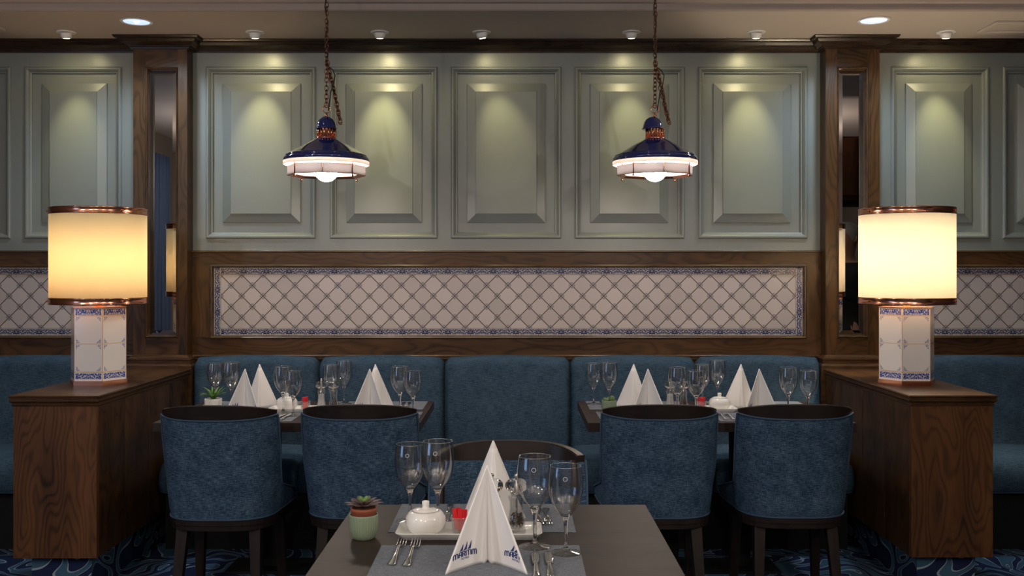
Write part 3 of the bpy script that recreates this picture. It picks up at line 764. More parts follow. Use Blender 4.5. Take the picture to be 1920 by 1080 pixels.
def make_chair():
    t = empty('tub_chair')
    qs = sorted(set([-2+4*i/110 for i in range(111)]+[-QH, QH])); TH = 0.036
    sec = 22
    m = MB()
    def fn(i, j):
        q = qs[i]; zt_ = ztop(q); tt = lambda z: (z-ZB)/(ZT-ZB)
        if j < 10: z = ZB+(zt_-ZB)*j/9; x, y = plan(q, tt(z)); 
        elif j < 13:
            a = (j-9)/4*PI; z = zt_+0.004*math.sin(a); x, y = plan(q, tt(min(z, ZT)), TH*(1-math.cos(a))/2)
        else: z = zt_-(zt_-ZB)*(j-13)/8; x, y = plan(q, tt(z), TH)
        return (x, y, z)
    Ls = [0]
    for a, b in zip(qs, qs[1:]):
        p, r_ = plan(a, 1), plan(b, 1); Ls.append(Ls[-1]+math.hypot(p[0]-r_[0], p[1]-r_[1]))
    def uvf(i, j):
        i = min(i, len(qs)-1); p = fn(i, min(j, sec-1)); return (Ls[i]+(2.0 if j > 11 else 0), p[2])
    P = m.grid(len(qs), sec, fn, uvf)
    m.cap(P[0]); m.cap(P[-1][::-1])
    bk = m.build('backrest', M['chairfab'], t)
    # piping: outer top edge and outer bottom edge
    m = MB(); q2 = [q for q in qs if abs(q) <= 2]
    m.tube([(*plan(q, (ztop(q)-ZB)/(ZT-ZB), -0.002), ztop(q)) for q in q2], 0.0042, 6)
    m.tube([(*plan(q, 0, -0.002), ZB+0.003) for q in q2], 0.0042, 6)
    m.build('piping', M['piping'], bk)
    # wooden top rail
    m = MB(); q3 = [-QH-0.01+2*(QH+0.01)*i/60 for i in range(61)]
    def fr(i, j):
        q = q3[i]; h = crown_h(q); pr = [(0.004, 0.014*min(1, abs(q)/QH)**2-0.006), (0.004, h-0.003), (0.007, h), (TH-0.008, h), (TH-0.004, h-0.003), (TH-0.002, 0.014*min(1, abs(q)/QH)**2-0.006)]
        ins, dz = pr[j]; lean = -0.10*max(0, dz); x, y = plan(q, 1, ins+lean); return (x, y, ZT+dz)
    P = m.grid(len(q3), 6, fr, lambda i, j: (i*0.012, j*0.01), cv=True, smooth=False); m.cap(P[0]); m.cap(P[-1][::-1])
    m.build('top_rail', M['chairwood'], t)
    # wooden edge along the plunging side
    for sg in (-1, 1):
        m = MB(); q4 = [QH-0.03+0.33*i/24 for i in range(25)]+[1.2, 1.4, 1.7, 2.0]
        pts = [(*plan(sg*q, (ztop(q)-ZB)/(ZT-ZB), TH+0.003), ztop(q)-0.004) for q in q4]
        m.tube(pts, 0.0115, 6); m.build('side_trim', M['chairwood'], t)
    # seat
    m = MB(); N = 48
    def so(r_, a):
        c, s_ = math.cos(a), math.sin(a); e = 0.55
        yy = 0.272+0.205*r_*math.copysign(abs(s_)**e, s_); return ((0.150+0.045*min(1, yy/0.45))*r_*math.copysign(abs(c)**e, c), yy)
    prof = [(0.0, 0.385), (0.9, 0.385), (0.98, 0.395), (1.0, 0.42), (0.995, 0.445), (0.95, 0.462), (0.8, 0.470), (0.4, 0.474), (0.0, 0.475)]
    m.grid(N, len(prof), lambda i, j: (*so(max(prof[j][0], 0.001), 2*PI*i/N), prof[j][1]), lambda i, j: (so(max(prof[min(j, 8)][0], 0.01), 2*PI*i/N)), cu=True)
    m.build('seat', M['chairfab'], t)
    # seat frame
    m = MB(); poly = [plan(q, 0, -0.001) for q in qs[::3]]; c0 = [(x, y) for x, y in poly]
    m.prism(c0, 0.366, ZB-0.001)
    cxm = 0.25; m.prism([(x*0.985, 0.004+(y-cxm)*0.985+cxm) for x, y in c0], 0.344, 0.366); m.build('seat_frame', M['chairwood'], t)
    for sx in (-1, 1):
        m = MB(); m.bar((sx*0.150, 0.115, 0.346), (sx*0.168, 0.055, 0.0), 0.046, 0.032); m.build('leg', M['chairwood'], t, grain='z')
        m = MB(); m.bar((sx*0.175, 0.42, 0.346), (sx*0.185, 0.445, 0.0), 0.046, 0.032); m.build('leg', M['chairwood'], t, grain='z')
    return t
ch = make_chair()
for (x, y, rz, lab) in ((px2x(409, 4.12), 4.03, 0.0, 'left one at the left back table'), (px2x(673, 4.15), 4.06, 0.0, 'right one at the left back table'),
                        (px2x(1238, 4.15), 4.06, 0.0, 'left one at the right back table'), (px2x(1489, 4.19), 4.07, 0.0, 'right one at the right back table'),
                        (-0.022, 3.22, PI, 'facing the viewer behind the front table')):
    place(ch, (x, y, 0), rz, 'blue tub chair with dark wooden rail, '+lab, 'chair', 'blue tub chairs')

# ------------------------------------------------------------------ tables
def dining_table(x0, x1, y0, y1, lab, cols):
    cx, cy = (x0+x1)/2, (y0+y1)/2; t = empty('dining_table', (cx, cy, 0))
    m = MB(); m.box(x0-cx, x1-cx, y0-cy, y1-cy, TT-0.04, TT, 0.0015, 1); m.build('tabletop', M['table'], t, grain='x')
    m = MB(); m.box(-cols[0]-0.10, cols[0]+0.10, cols[1]-0.05, cols[1]+0.05, TT-0.055, TT-0.04); m.build('top_bracket', M['black'], t)
    for sx in (-1, 1):
        m = MB(); m.box(sx*cols[0]-0.045, sx*cols[0]+0.045, cols[1]-0.03, cols[1]+0.03, 0.012, TT-0.055, 0.003); m.build('column', M['black'], t)
    m = MB(); m.box(-cols[2], cols[2], cols[1]-0.11, cols[1]+0.12, 0, 0.012, 0.002); m.build('base_plate', M['black'], t)
    return tag(t, lab, 'table', 'dark brown dining tables')
dining_table(-1.575, -0.412, 4.32, 5.05, 'dark brown dining table set for four on the left, before the banquette', (0.17, 0.055, 0.36))
dining_table(0.316, 1.479, 4.32, 5.05, 'dark brown dining table set for four on the right, before the banquette', (0.17, 0.055, 0.34))
dining_table(-0.452, 0.366, 2.0, 2.795, 'dark brown dining table at the front, nearest the viewer', (0.12, 0.0, 0.28))

# ------------------------------------------------------------------ tableware prototypes
FOOT = [(0.0, 0.0), (0.0345, 0.0), (0.0358, 0.0001), (0.0362, 0.0007), (0.0356, 0.0014), (0.033, 0.0021), (0.018, 0.0045), (0.0105, 0.0068), (0.0, 0.0069)]
STEM = [(0.0, 0.0069), (0.0105, 0.0068), (0.0075, 0.009), (0.0042, 0.018), (0.0038, 0.035), (0.0042, 0.055), (0.0058, 0.072), (0.009, 0.083), (0.0135, 0.0898), (0.0100, 0.0925), (0.0, 0.0915)]
_o = [(0.0125, 0.0885), (0.0168, 0.0940), (0.0255, 0.1045), (0.0325, 0.1170), (0.0378, 0.1320), (0.0403, 0.1460), (0.0408, 0.1600), (0.0398, 0.1760), (0.0377, 0.1930), (0.0365, 0.2020), (0.0363, 0.2036), (0.0361, 0.2040)]
BOWL = _o+[(0.0358, 0.2041), (0.0355, 0.2036)]+[(a-0.0009, b+0.0004) for a, b in _o[-3::-1]]+[_o[0]]
def make_glass(marked=False, seg=40):
    t = empty('wine_glass')
    m = MB(); m.lathe(BOWL, seg, close=False); m.build('bowl', M['thin'], t)
    m = MB(); m.lathe(STEM, seg//2, close=False); m.build('stem', M['glass'], t)
    m = MB(); m.lathe(FOOT, seg, close=False); m.tube([(0.0360*math.cos(2*PI*i/40), 0.0360*math.sin(2*PI*i/40), 0.0008) for i in range(40)], 0.0006, 6, closed=True); m.build('foot', M['thick'], t)
    m = MB(); m.tube([(0.0360*math.cos(2*PI*i/40), 0.0360*math.sin(2*PI*i/40), 0.2041) for i in range(40)], 0.00065, 6, closed=True); m.build('rim', M['rim'], t)
    if marked:
        m = MB(); pts = []
        for i in range(21):
            a = 2*PI*i/20+0.6; zz = 0.180+0.0045*math.sin(a); th = R(-95)+0.0045*math.cos(a)/0.0385; r_ = 0.0394-0.125*(zz-0.180)+0.0002
            pts.append((r_*math.cos(th), r_*math.sin(th), zz))
        m.tube(pts, 0.0004, 5); m.build('etched_mark', M['etch'], t)
    return t
def make_glass_marked(): return make_glass(True, 56)
def make_napkin(logo):
    t = empty('napkin'); h = 0.215; W_ = 0.084; ap = (0, 0.004)
    m = MB(); NS, NT_ = 41, 30
    def surf(s_, tt, off=0.0):
        a = abs(s_); y = 0.048-0.095*a**0.92
        y -= 0.012*math.exp(-((a-0.10)/0.05)**2)*0.7 if a > 0.0 else 0
        y += 0.010*math.sin(PI*min(1, a))*1.0
        x = W_*s_; z0 = 0.0 if a < 0.90 else 0.0
        k = 1-tt
        # the tip closes to a small rounded point
        zz = tt*h
        return Vector((ap[0]+(x-ap[0])*k, ap[1]+(y-ap[1])*k+off*k**0.3, zz))
    def fn(i, j):
        s_ = -1+2*i/(NS-1); tt = (j/(NT_-1))
        tt = min(tt, 0.994)
        p = surf(s_, tt)
        if abs(s_) > 0.9 and tt < 0.06: p.z += 0.0
        return p
    m.grid(NS, NT_, fn, lambda i, j: (i/(NS-1)*0.2, j/(NT_-1)*0.21))
    o = m.build('folded_cloth' if False else 'paper_fold', M['napkin'], t)
    sm = o.modifiers.new('s', 'SOLIDIFY'); sm.thickness = 0.0035; sm.offset = 0
    # second, inner layer of the fold peeping behind the wings
    m = MB()
    m.grid(NS, 14, lambda i, j: surf((-1+2*i/(NS-1))*0.93, min(0.9, 0.0+j/13*0.9), 0.006), lambda i, j: (i*0.004, j*0.015)); o = m.build('inner_fold', M['napkin'], t)
    sm = o.modifiers.new('s', 'SOLIDIFY'); sm.thickness = 0.002; sm.offset = 0
    if logo:
        # printed mark: three sails over the name, wrapped on each wing
        def txt(body, size):
            c = bpy.data.curves.new('x', 'FONT'); c.body = body; c.size = size; c.align_x = 'CENTER'; c.resolution_u = 3; c.offset = size*0.010
            o_ = bpy.data.objects.new('x', c); COL.objects.link(o_); bpy.context.view_layer.update()
            me = bpy.data.meshes.new_from_object(o_); bpy.data.objects.remove(o_); return me
        bm = bmesh.new()
        Mm = [[(0, 0), (0, .62), (.08, .86), (.24, .97), (.40, .86), (.48, .62), (.48, 0)], [(.48, .62), (.56, .86), (.72, .97), (.88, .86), (.96, .62), (.96, 0)]]
        Aa = [[(0, 0), (0, .55), (.10, .84), (.30, .97), (.52, .97), (.52, 0)], [(0, .40), (.52, .40)]]
        Rl = [[(0, 0), (0, .97), (.34, .97), (.50, .86), (.50, .60), (.36, .47), (0, .47)], [(.26, .47), (.52, 0)]]
        Il = [[(0, 0), (0, .97)]]; Tl = [[(0, .97), (.56, .97)], [(.28, .97), (.28, 0)]]
        hgt, cur, wd = 0.0112, 0.0, 0.00185; strokes = []
        for L_, adv in ((Mm, 1.22), (Aa, .78), (Rl, .74), (Il, .22), (Tl, .80), (Il, .26), (Mm, .96)):
            for st in L_: strokes.append([(cur+x, y) for x, y in st])
            cur += adv
        kx = 0.0455/cur
        for st in strokes:
            P_ = [Vector((x*kx-0.02275, y*hgt, 0)) for x, y in st]
            P_ = [Vector((p.x, p.y-4.5*p.x**2, 0)) for p in P_]
            for a_, b_ in zip(P_, P_[1:]):
                d_ = (b_-a_).normalized()*wd*0.5; n_ = Vector((-d_.y, d_.x, 0)); mid = (a_+b_)/2
                for u0_, u1_, e0, e1 in ((a_, mid, 1, 0), (mid, b_, 0, 1)):
                    bm.faces.new([bm.verts.new(q) for q in (u0_-d_*e0*0.6+n_, u0_-d_*e0*0.6-n_, u1_+d_*e1*0.6-n_, u1_+d_*e1*0.6+n_)])
        b2 = bmesh.new(); b2.from_mesh(txt('HOTELS', 0.0066))
        for v in b2.verts: v.co.y -= 0.0072; v.co.x *= 0.66
        tm = bpy.data.meshes.new('tmp'); b2.to_mesh(tm); bm.from_mesh(tm)
        for k, (x0, hh) in enumerate(((-0.0120, 0.0145), (-0.0040, 0.0175), (0.0040, 0.0180))):
            N = 10; L = []; Rr = []
            for i in range(N+1):
                q = i/N; L.append((x0+0.0088*q**0.62, 0.0128+hh*q)); Rr.append((x0+0.0072+0.0020*math.sin(q*PI/2), 0.0128+hh*q))
            vs = [bm.verts.new((x, y, 0)) for x, y in L]+[bm.verts.new((x, y, 0)) for x, y in Rr[::-1]]
            try: bm.faces.new(vs)
            except ValueError: pass
        bmesh.ops.triangulate(bm, faces=bm.faces)
        bmesh.ops.subdivide_edges(bm, edges=[e for e in bm.edges if e.calc_length() > 0.004], cuts=1)
        src = bpy.data.meshes.new('tmp2'); bm.to_mesh(src)
        for sg in (-1, 1):
            b3 = bmesh.new(); b3.from_mesh(src)
            cxs = -0.0455 if sg < 0 else 0.0600; cz = 0.0275
            if sg > 0: bmesh.ops.bisect_plane(b3, geom=list(b3.verts)+list(b3.edges)+list(b3.faces), plane_co=(0.0095, 0, 0), plane_no=(1, 0.40, 0), clear_outer=True)
            for v in b3.verts:
                x_, y_ = v.co.x, v.co.y
                zz = cz+y_; tt = zz/h; xx = cxs+x_; s_ = xx/(W_*(1-tt)); s_ = max(-0.995, min(0.995, s_))
                p = surf(s_, tt); p.y -= 0.0040; v.co = p
            mm = bpy.data.meshes.new('logo_print'); b3.to_mesh(mm); mm.materials.append(M['navyprint'])
            lo = bpy.data.objects.new('logo_print', mm); COL.objects.link(lo); lo.parent = t
    return t
def make_fork():
    m = MB(); st = []
    # y from handle end (0) to tine tips (0.195); half widths & heights
    prof = [(0.0, 0.0075, 0.0015), (0.004, 0.0105, 0.0015), (0.03, 0.0085, 0.002), (0.07, 0.0045, 0.004), (0.11, 0.0030, 0.010), (0.125, 0.0035, 0.010), (0.135, 0.0085, 0.007), (0.142, 0.0115, 0.004), (0.150, 0.0122, 0.0025)]
    for sgn in (1, -1): pass
    def fn(i, j):
        y, w_, z = prof[i]; th = 0.0011; a = [(-w_, 0), (-w_*0.5, th), (w_*0.5, th), (w_, 0), (w_*0.5, -th), (-w_*0.5, -th)][j]
        return (a[0], y, z+0.0015+a[1])
    P = m.grid(len(prof), 6, fn, cv=True); m.cap(P[0]); m.cap(P[-1][::-1])
    for k in range(4):
        x = -0.0103+0.00687*k
        pts = [(x, 0.148, 0.0040), (x, 0.165, 0.0030), (x*0.97, 0.182, 0.006), (x*0.93, 0.197, 0.011)]
        m.tube(pts, [0.0019, 0.0017, 0.0014, 0.0008], 6)
    return m.build('fork', M['steel'])
def make_knife():
    m = MB()
    prof = [(0.0, 0.0075, 0.002), (0.005, 0.009, 0.0025), (0.05, 0.0075, 0.003), (0.088, 0.0048, 0.0035), (0.094, 0.0062, 0.0035), (0.098, 0.0078, 0.0012), (0.12, 0.0092, 0.0009), (0.16, 0.0100, 0.0008), (0.180, 0.0085, 0.0007), (0.192, 0.0045, 0.0006), (0.195, 0.001, 0.0005)]
    def fn(i, j):
        y, w_, th = prof[i]; a = [(-w_, 0), (-w_*0.6, th), (w_*0.6, th), (w_, 0), (w_*0.6, -th), (-w_*0.6, -th)][j]; return (a[0], y, 0.0042+a[1])
    P = m.grid(len(prof), 6, fn, cv=True); m.cap(P[0]); m.cap(P[-1][::-1])
    return m.build('table_knife', M['steel'])
def make_mill(pepper):
    t = empty('pepper_mill' if pepper else 'salt_mill')
    out = [(0.0, 0), (0.0225, 0), (0.0235, 0.003), (0.0235, 0.008), (0.0215, 0.011), (0.0228, 0.014), (0.0222, 0.026), (0.0190, 0.044), (0.0165, 0.062), (0.0172, 0.078), (0.0200, 0.087), (0.0205, 0.091), (0.0180, 0.0945), (0.0150, 0.096)]
    inn = [(0.0120, 0.096), (0.0140, 0.087), (0.0138, 0.065), (0.0163, 0.044), (0.0195, 0.026), (0.0197, 0.014), (0, 0.0135)]
    m = MB(); m.lathe(out+inn, 32, close=False); m.build('body', M['thick'], t)
    m = MB(); m.lathe([(0, 0.0965), (0.012, 0.0965), (0.0155, 0.099), (0.0185, 0.104), (0.0255, 0.109), (0.0285, 0.117), (0.0275, 0.125), (0.0215, 0.132), (0.012, 0.1355), (0, 0.1365)], 36, rib=9, ribd=-0.0018, close=False); m.build('grip_head', M['acrylic'], t)
    m = MB(); m.lathe([(0, 0.1365), (0.003, 0.1367), (0.003, 0.139)]+[(0.0052*math.sin(a), 0.1435-0.0052*math.cos(a)) for a in [PI*i/8 for i in range(2, 9)]], 16, close=False)
    m.lathe([(0, 0.015), (0.0028, 0.015), (0.0028, 0.136), (0, 0.136)], 8); m.build('spindle_knob', M['steel'], t)
    if pepper:
        m = MB(); rnd = random.Random(4)
        for i in range(150):
            z = 0.0175+0.031*rnd.random(); a = rnd.random()*6.283; rm = 0.0190-0.10*max(0, z-0.024)-0.0035; r_ = rm*math.sqrt(rnd.random()*0.6+0.4)
            rr = 0.0021+0.0007*rnd.random(); c = (r_*math.cos(a), r_*math.sin(a), z)
            bmesh.ops.create_icosphere(m.bm, subdivisions=1, radius=rr, matrix=Matrix.Translation(c))
        for f in m.bm.faces: f.smooth = True
        n = NT('peppercorn'); n.set(color=n.ramp(n.noise(n.uv(False), 300, 1), [(0.4, (0.015, 0.010, 0.007)), (0.6, (0.12, 0.075, 0.04))]), rough=0.7)
        o = m.build('peppercorns', n.m, t); o['kind'] = 'stuff'
    else:
        m = MB(); m.lathe([(0, 0.0142), (0.0190, 0.0142), (0.0188, 0.026), (0.0158, 0.043), (0.0132, 0.064), (0.0132, 0.074), (0.006, 0.077), (0, 0.078)], 24); o = m.build('salt', M['salt'], t); o['kind'] = 'stuff'
    return t
def make_sugar():
    t = empty('sugar_bowl')
    m = MB(); m.lathe([(0, 0), (0.024, 0), (0.030, 0.002), (0.044, 0.014), (0.0505, 0.030), (0.0490, 0.044), (0.041, 0.055), (0.034, 0.0585), (0.033, 0.0575), (0, 0.0575)], 48); m.build('bowl', M['china'], t)
    m = MB(); m.lathe([(0.0, 0.058), (0.0335, 0.0590), (0.0325, 0.0605), (0.020, 0.0640), (0.009, 0.0645), (0.0085, 0.070), (0.0095, 0.078), (0.008, 0.0815), (0, 0.0825)], 36, close=False); m.build('lid', M['china'], t)
    return t
def make_jar():
    t = empty('sachet_jar')
    m = MB(); m.lathe([(0, 0), (0.019, 0), (0.0205, 0.002), (0.0225, 0.036), (0.0255, 0.038), (0.0262, 0.041), (0.0255, 0.0445), (0.0240, 0.0450), (0.0235, 0.041), (0.0205, 0.037), (0.0187, 0.004), (0, 0.0035)], 36, close=False); m.build('glass_body', M['thick'], t)
    return t
def make_sachet():
    m = MB(); m.box(-0.0062, 0.0062, -0.0014, 0.0014, 0, 0.053, 0.001, 1)
    return m.build('sachet', M['red'])
def make_tray():
    t = empty('serving_tray')
    m = MB(); a, b = 0.168, 0.050
    def ring(ins, z, n_=8, r_=0.016):
        P = []
        for cx, cy, a0 in ((a-ins-r_, b-ins-r_, 0), (-a+ins+r_, b-ins-r_, 90), (-a+ins+r_, -b+ins+r_, 180), (a-ins-r_, -b+ins+r_, 270)):
            for k in range(n_+1): th = R(a0+90*k/n_); P.append((cx+r_*math.cos(th), cy+r_*math.sin(th), z))
        return P
    rs = [ring(0.004, 0.0), ring(0.002, 0.001), ring(-0.010, 0.017), ring(-0.0115, 0.019), ring(-0.0095, 0.0195), ring(0.004, 0.006), ring(0.008, 0.004)]
    V = [[m.bm.verts.new(p) for p in r_] for r_ in rs]
    for p, q in zip(V, V[1:]):
        for i in range(len(p)): f = m.bm.faces.new((p[i], p[(i+1) % len(p)], q[(i+1) % len(p)], q[i])); f.smooth = True
    m.bm.faces.new(V[0][::-1]); m.bm.faces.new(V[-1]); m.build('dish', M['china'], t); return t
def make_mat():
    m = MB(); m.box(-0.235, 0.235, -0.15, 0.15, 0.0002, 0.0018); return m.build('placemat', M['mat'])

g_plain, g_mark = make_glass(), make_glass_marked()
nap0, nap1 = make_napkin(False), make_napkin(True)
fork0, knife0 = make_fork(), make_knife()
salt0, pep0, sug0, jar0, sach0, tray0, mat0 = make_mill(False), make_mill(True), make_sugar(), make_jar(), make_sachet(), make_tray(), make_mat()
ZM = TT+0.0018
def condiments(cx, cy, items, where, seed):
    place(tray0, (cx, cy, TT), 0, 'narrow white china tray of condiments on '+where, 'tray', 'condiment trays')
    zt_ = TT+0.0042
    for kind, x in items:
        if kind == 'sugar': place(sug0, (x, cy, zt_), 0, 'round white china sugar bowl with knobbed lid on the tray of '+where, 'sugar bowl', 'sugar bowls')
        if kind == 'salt': place(salt0, (x, cy+0.006, zt_), 0.3, 'clear salt mill with a steel knob on the tray of '+where, 'salt mill', 'salt mills')
        if kind == 'pepper': place(pep0, (x, cy+0.006, zt_), 0.1, 'clear pepper mill half full of peppercorns on the tray of '+where, 'pepper mill', 'pepper mills')
        if kind == 'jar':
            place(jar0, (x, cy-0.004, zt_), 0, 'small glass jar holding red sachets on the tray of '+where, 'jar', 'sachet jars')
            rnd = random.Random(seed)
            for k, (dx, dy) in enumerate(((-0.0095, -0.004), (-0.0030, -0.0065), (0.0040, -0.005), (0.0095, -0.002), (-0.0060, 0.004), (0.0015, 0.003), (0.0075, 0.0065))):
                o = place(sach0, (x-0.001+dx*0.85, cy-0.004+dy, zt_+0.0048+0.0075*rnd.random()), 0, 'red paper sachet standing in the glass jar on '+where, 'sachet', 'red sachets in the jar on '+where)
                o.rotation_euler = (R(rnd.uniform(-3, 3)), R(rnd.uniform(-7, 9)), R(rnd.uniform(-20, 20)))
def glass(px_or_x, y, big, lab, marked=False):
    sc = 1.05 if big else 0.99
    place(g_mark if marked else g_plain, (px_or_x, y, ZM), 0, lab, 'glass', 'stemmed wine glasses', sc)

# front table
W1 = 'the front table'
place(mat0, (-0.083, 2.645, TT), 0, 'grey woven placemat at the far end of the front table', 'placemat', 'grey placemats')
place(mat0, (-0.083, 2.222, TT), 0, 'grey woven placemat at the near end of the front table', 'placemat', 'grey placemats')
condiments(-0.113, 2.468, [('sugar', -0.222), ('jar', -0.135), ('salt', -0.058), ('pepper', 0.003)], W1, 2)
place(nap1, (-0.062, 2.19, ZM), 0.0, 'white folded napkin with navy print standing nearest the viewer on the front table', 'napkin', 'pyramid folded napkins', 1.05)
place(nap0, (-0.057, 2.585, ZM), PI, 'white folded napkin standing on the far placemat of the front table', 'napkin', 'pyramid folded napkins')
glass(px2x(1003, 2.36), 2.36, True, 'larger wine glass of the right-hand pair on the front table', True)
glass(px2x(1061, 2.307), 2.307, False, 'smaller wine glass of the right-hand pair on the front table', True)
glass(px2x(769, 2.60), 2.60, False, 'left wine glass of the pair behind the sugar bowl on the front table', True)
glass(px2x(821, 2.572), 2.572, True, 'right wine glass of the pair behind the sugar bowl on the front table', True)
for i, x in enumerate((-0.274, -0.240)):
    place(fork0, (x, 2.205-0.008*i, ZM), R(-1), 'steel fork, %s of the two on the near placemat of the front table' % ('left', 'right')[i], 'fork', 'steel forks')
for i, x in enumerate((0.046, 0.076)):
    place(knife0, (x, 2.112, ZM), 0, 'steel knife, %s of the two on the near placemat of the front table' % ('left', 'right')[i], 'knife', 'steel knives')
for i, x in enumerate((0.062, 0.084)):
    place(fork0, (x, 2.735, ZM), PI, 'steel fork, %s of the two on the far placemat of the front table' % ('left', 'right')[i], 'fork', 'steel forks')
place(knife0, (-0.180, 2.775, ZM), PI, 'steel knife on the far placemat of the front table', 'knife', 'steel knives')

# back tables
def back(px, y): return px2x(px, y)
W2, W3 = 'the left back table', 'the right back table'
for (xc, yc, lab) in ((-1.30, 4.885, 'left bench-side placemat of '+W2), (-0.675, 4.885, 'right bench-side placemat of '+W2), (-1.215, 4.505, 'left chair-side placemat of '+W2), (-0.665, 4.505, 'right chair-side placemat of '+W2),
                      (0.590, 4.885, 'left bench-side placemat of '+W3), (1.19, 4.885, 'right bench-side placemat of '+W3), (0.612, 4.505, 'left chair-side placemat of '+W3), (1.135, 4.505, 'right chair-side placemat of '+W3)):
    place(mat0, (xc, yc, TT), 0, 'grey woven placemat, '+lab, 'placemat', 'grey placemats')
condiments(px2x(578, 4.69), 4.69, [('sugar', px2x(538, 4.69)), ('jar', px2x(573, 4.69)), ('salt', px2x(602, 4.69)), ('pepper', px2x(625, 4.69))], W2, 7)
condiments(px2x(1308, 4.69), 4.69, [('sugar', px2x(1349, 4.69)), ('jar', px2x(1315, 4.69)), ('salt', px2x(1257, 4.69)), ('pepper', px2x(1282, 4.69))], W3, 9)
for px, front, lab in ((459, 1, 'left chair-side one on '+W2), (487, 0, 'left bench-side one on '+W2), (693, 1, 'right chair-side one on '+W2), (704, 0, 'right bench-side one on '+W2),
                       (1215, 1, 'left chair-side one on '+W3), (1188, 0, 'left bench-side one on '+W3), (1424, 1, 'right chair-side one on '+W3), (1389, 0, 'right bench-side one on '+W3)):
    y = 4.55 if front else 4.80
    place(nap1 if front else nap0, (px2x(px, y), y, ZM), 0 if front else PI, 'white folded napkin, '+lab, 'napkin', 'pyramid folded napkins', 0.98)
for px, y, big, lab in ((404, 4.92, False, 'left glass of the pair by the spiky plant on '+W2), (434, 4.82, True, 'right glass of the pair by the spiky plant on '+W2),
                        (531, 4.62, True, 'larger glass of the pair before the sugar bowl on '+W2), (550, 4.53, False, 'smaller glass of the pair before the sugar bowl on '+W2),
                        (620, 4.84, False, 'left glass of the pair behind the mills on '+W2), (645, 4.93, True, 'right glass of the pair behind the mills on '+W2),
                        (750, 4.62, True, 'larger glass of the pair at the right end of '+W2), (775, 4.53, False, 'smaller glass of the pair at the right end of '+W2),
                        (1113, 4.92, False, 'left glass of the pair by the cactus on '+W3), (1142, 4.82, True, 'right glass of the pair by the cactus on '+W3),
                        (1270, 4.58, True, 'larger glass of the pair before the mills on '+W3), (1305, 4.545, False, 'smaller glass of the pair before the mills on '+W3),
                        (1317, 4.85, False, 'left glass of the pair behind the sachet jar on '+W3), (1345, 4.95, True, 'right glass of the pair behind the sachet jar on '+W3),
                        (1478, 4.58, True, 'larger glass of the pair at the right end of '+W3), (1515, 4.55, False, 'smaller glass of the pair at the right end of '+W3)):
    glass(px2x(px, y), y, big, 'wine glass, '+lab)
for i, x in enumerate((-0.555, -0.527)): place(fork0, (x, 4.98, ZM), PI, 'steel fork, %s of the two by the right end glasses of %s' % (('left', 'right')[i], W2), 'fork', 'steel forks')
for i, x in enumerate((0.930, 0.965)): place(fork0, (x, 4.385, ZM), 0, 'steel fork, %s of the two between the chairs at %s' % (('left', 'right')[i], W3), 'fork', 'steel forks')
for i, x in enumerate((-1.055, -1.030)): place(knife0, (x, 4.38, ZM), 0, 'steel knife, %s of the two by the left chair at %s' % (('left', 'right')[i], W2), 'knife', 'steel knives')
for x, w_ in ((-0.84, W2), (0.43, W3)): place(knife0, (x, 4.99, ZM), PI, 'steel knife lying on the bench side of '+w_, 'knife', 'steel knives')

# ------------------------------------------------------------------ plants
def ribbed_pot(t, r, h, mat, rib=34):
    m = MB(); m.lathe([(0, 0), (r*0.66, 0), (r*0.72, 0.002), (r*0.88, 0.010), (r*0.97, 0.022), (r, h*0.6), (r, h-0.003), (r*0.985, h), (r*0.93, h), (r*0.92, h-0.004), (r*0.90, h*0.4), (0, h*0.4)], rib*6, rib=rib, ribd=0.0009, close=False)
    m.build('pot', mat, t)
def leaf_blade(m, base, az, el0, el1, L, w_, thick=0.3, n_=7):
    p = Vector(base); pts = []; d = L/n_
    for i in range(n_+1):
        el = el0+(el1-el0)*i/n_; pts.append(p.copy()); p = p+Vector((math.cos(az)*math.cos(el), math.sin(az)*math.cos(el), math.sin(el)))*d
    side = Vector((-math.sin(az), math.cos(az), 0))
    def fn(i, j):
        s_ = i/n_; ww = w_*(math.sin(PI*min(1, 0.18+0.82*s_))**0.8 if s_ < 1 else 0.0)+0.0002
        el = el0+(el1-el0)*s_; up = Vector((-math.cos(az)*math.sin(el), -math.sin(az)*math.sin(el), math.cos(el)))
        a = [(1, 0.15), (0, -thick), (-1, 0.15), (0, thick*0.3)][j]
        return pts[i]+side*ww*a[0]+up*ww*a[1]
    m.grid(n_+1, 4, fn, cv=True)
def succulent(loc, lab):
    t = empty('potted_succulent', loc); ribbed_pot(t, 0.0345, 0.060, M['sagepot'])
    m = MB(); m.lathe([(0, 0.030), (0.029, 0.030), (0.0305, 0.068), (0.0318, 0.069), (0.0318, 0.076), (0.028, 0.076), (0.027, 0.071), (0, 0.071)], 40, close=False); m.build('inner_pot', M['terracotta'], t)
    rnd = random.Random(3)
    m = MB()
    for k in range(10): leaf_blade(m, (0, 0, 0.075), 2*PI*k/10+rnd.uniform(-.1, .1), R(24), R(6), 0.051+rnd.uniform(-.004, .004), 0.0125, 0.28)
    for k in range(7): leaf_blade(m, (0, 0, 0.079), 2*PI*(k+0.4)/7, R(38), R(20), 0.038, 0.0115, 0.28)
    m.build('outer_leaves', plain('purple_leaf', (0.115, 0.070, 0.068), 0.5), t)
    m = MB()
    for k in range(6): leaf_blade(m, (0, 0, 0.083), 2*PI*(k+0.2)/6, R(55), R(38), 0.025, 0.008, 0.3)
    for k in range(3): leaf_blade(m, (0, 0, 0.084), 2*PI*(k+0.5)/3, R(75), R(70), 0.017, 0.004, 0.3)
    m.build('inner_leaves', plain('green_leaf', (0.17, 0.30, 0.08), 0.45), t)
    return tag(t, lab, 'plant')
succulent((px2x(682, 2.44), 2.44, TT), 'dark rosette succulent in a ribbed sage green pot on the front table')
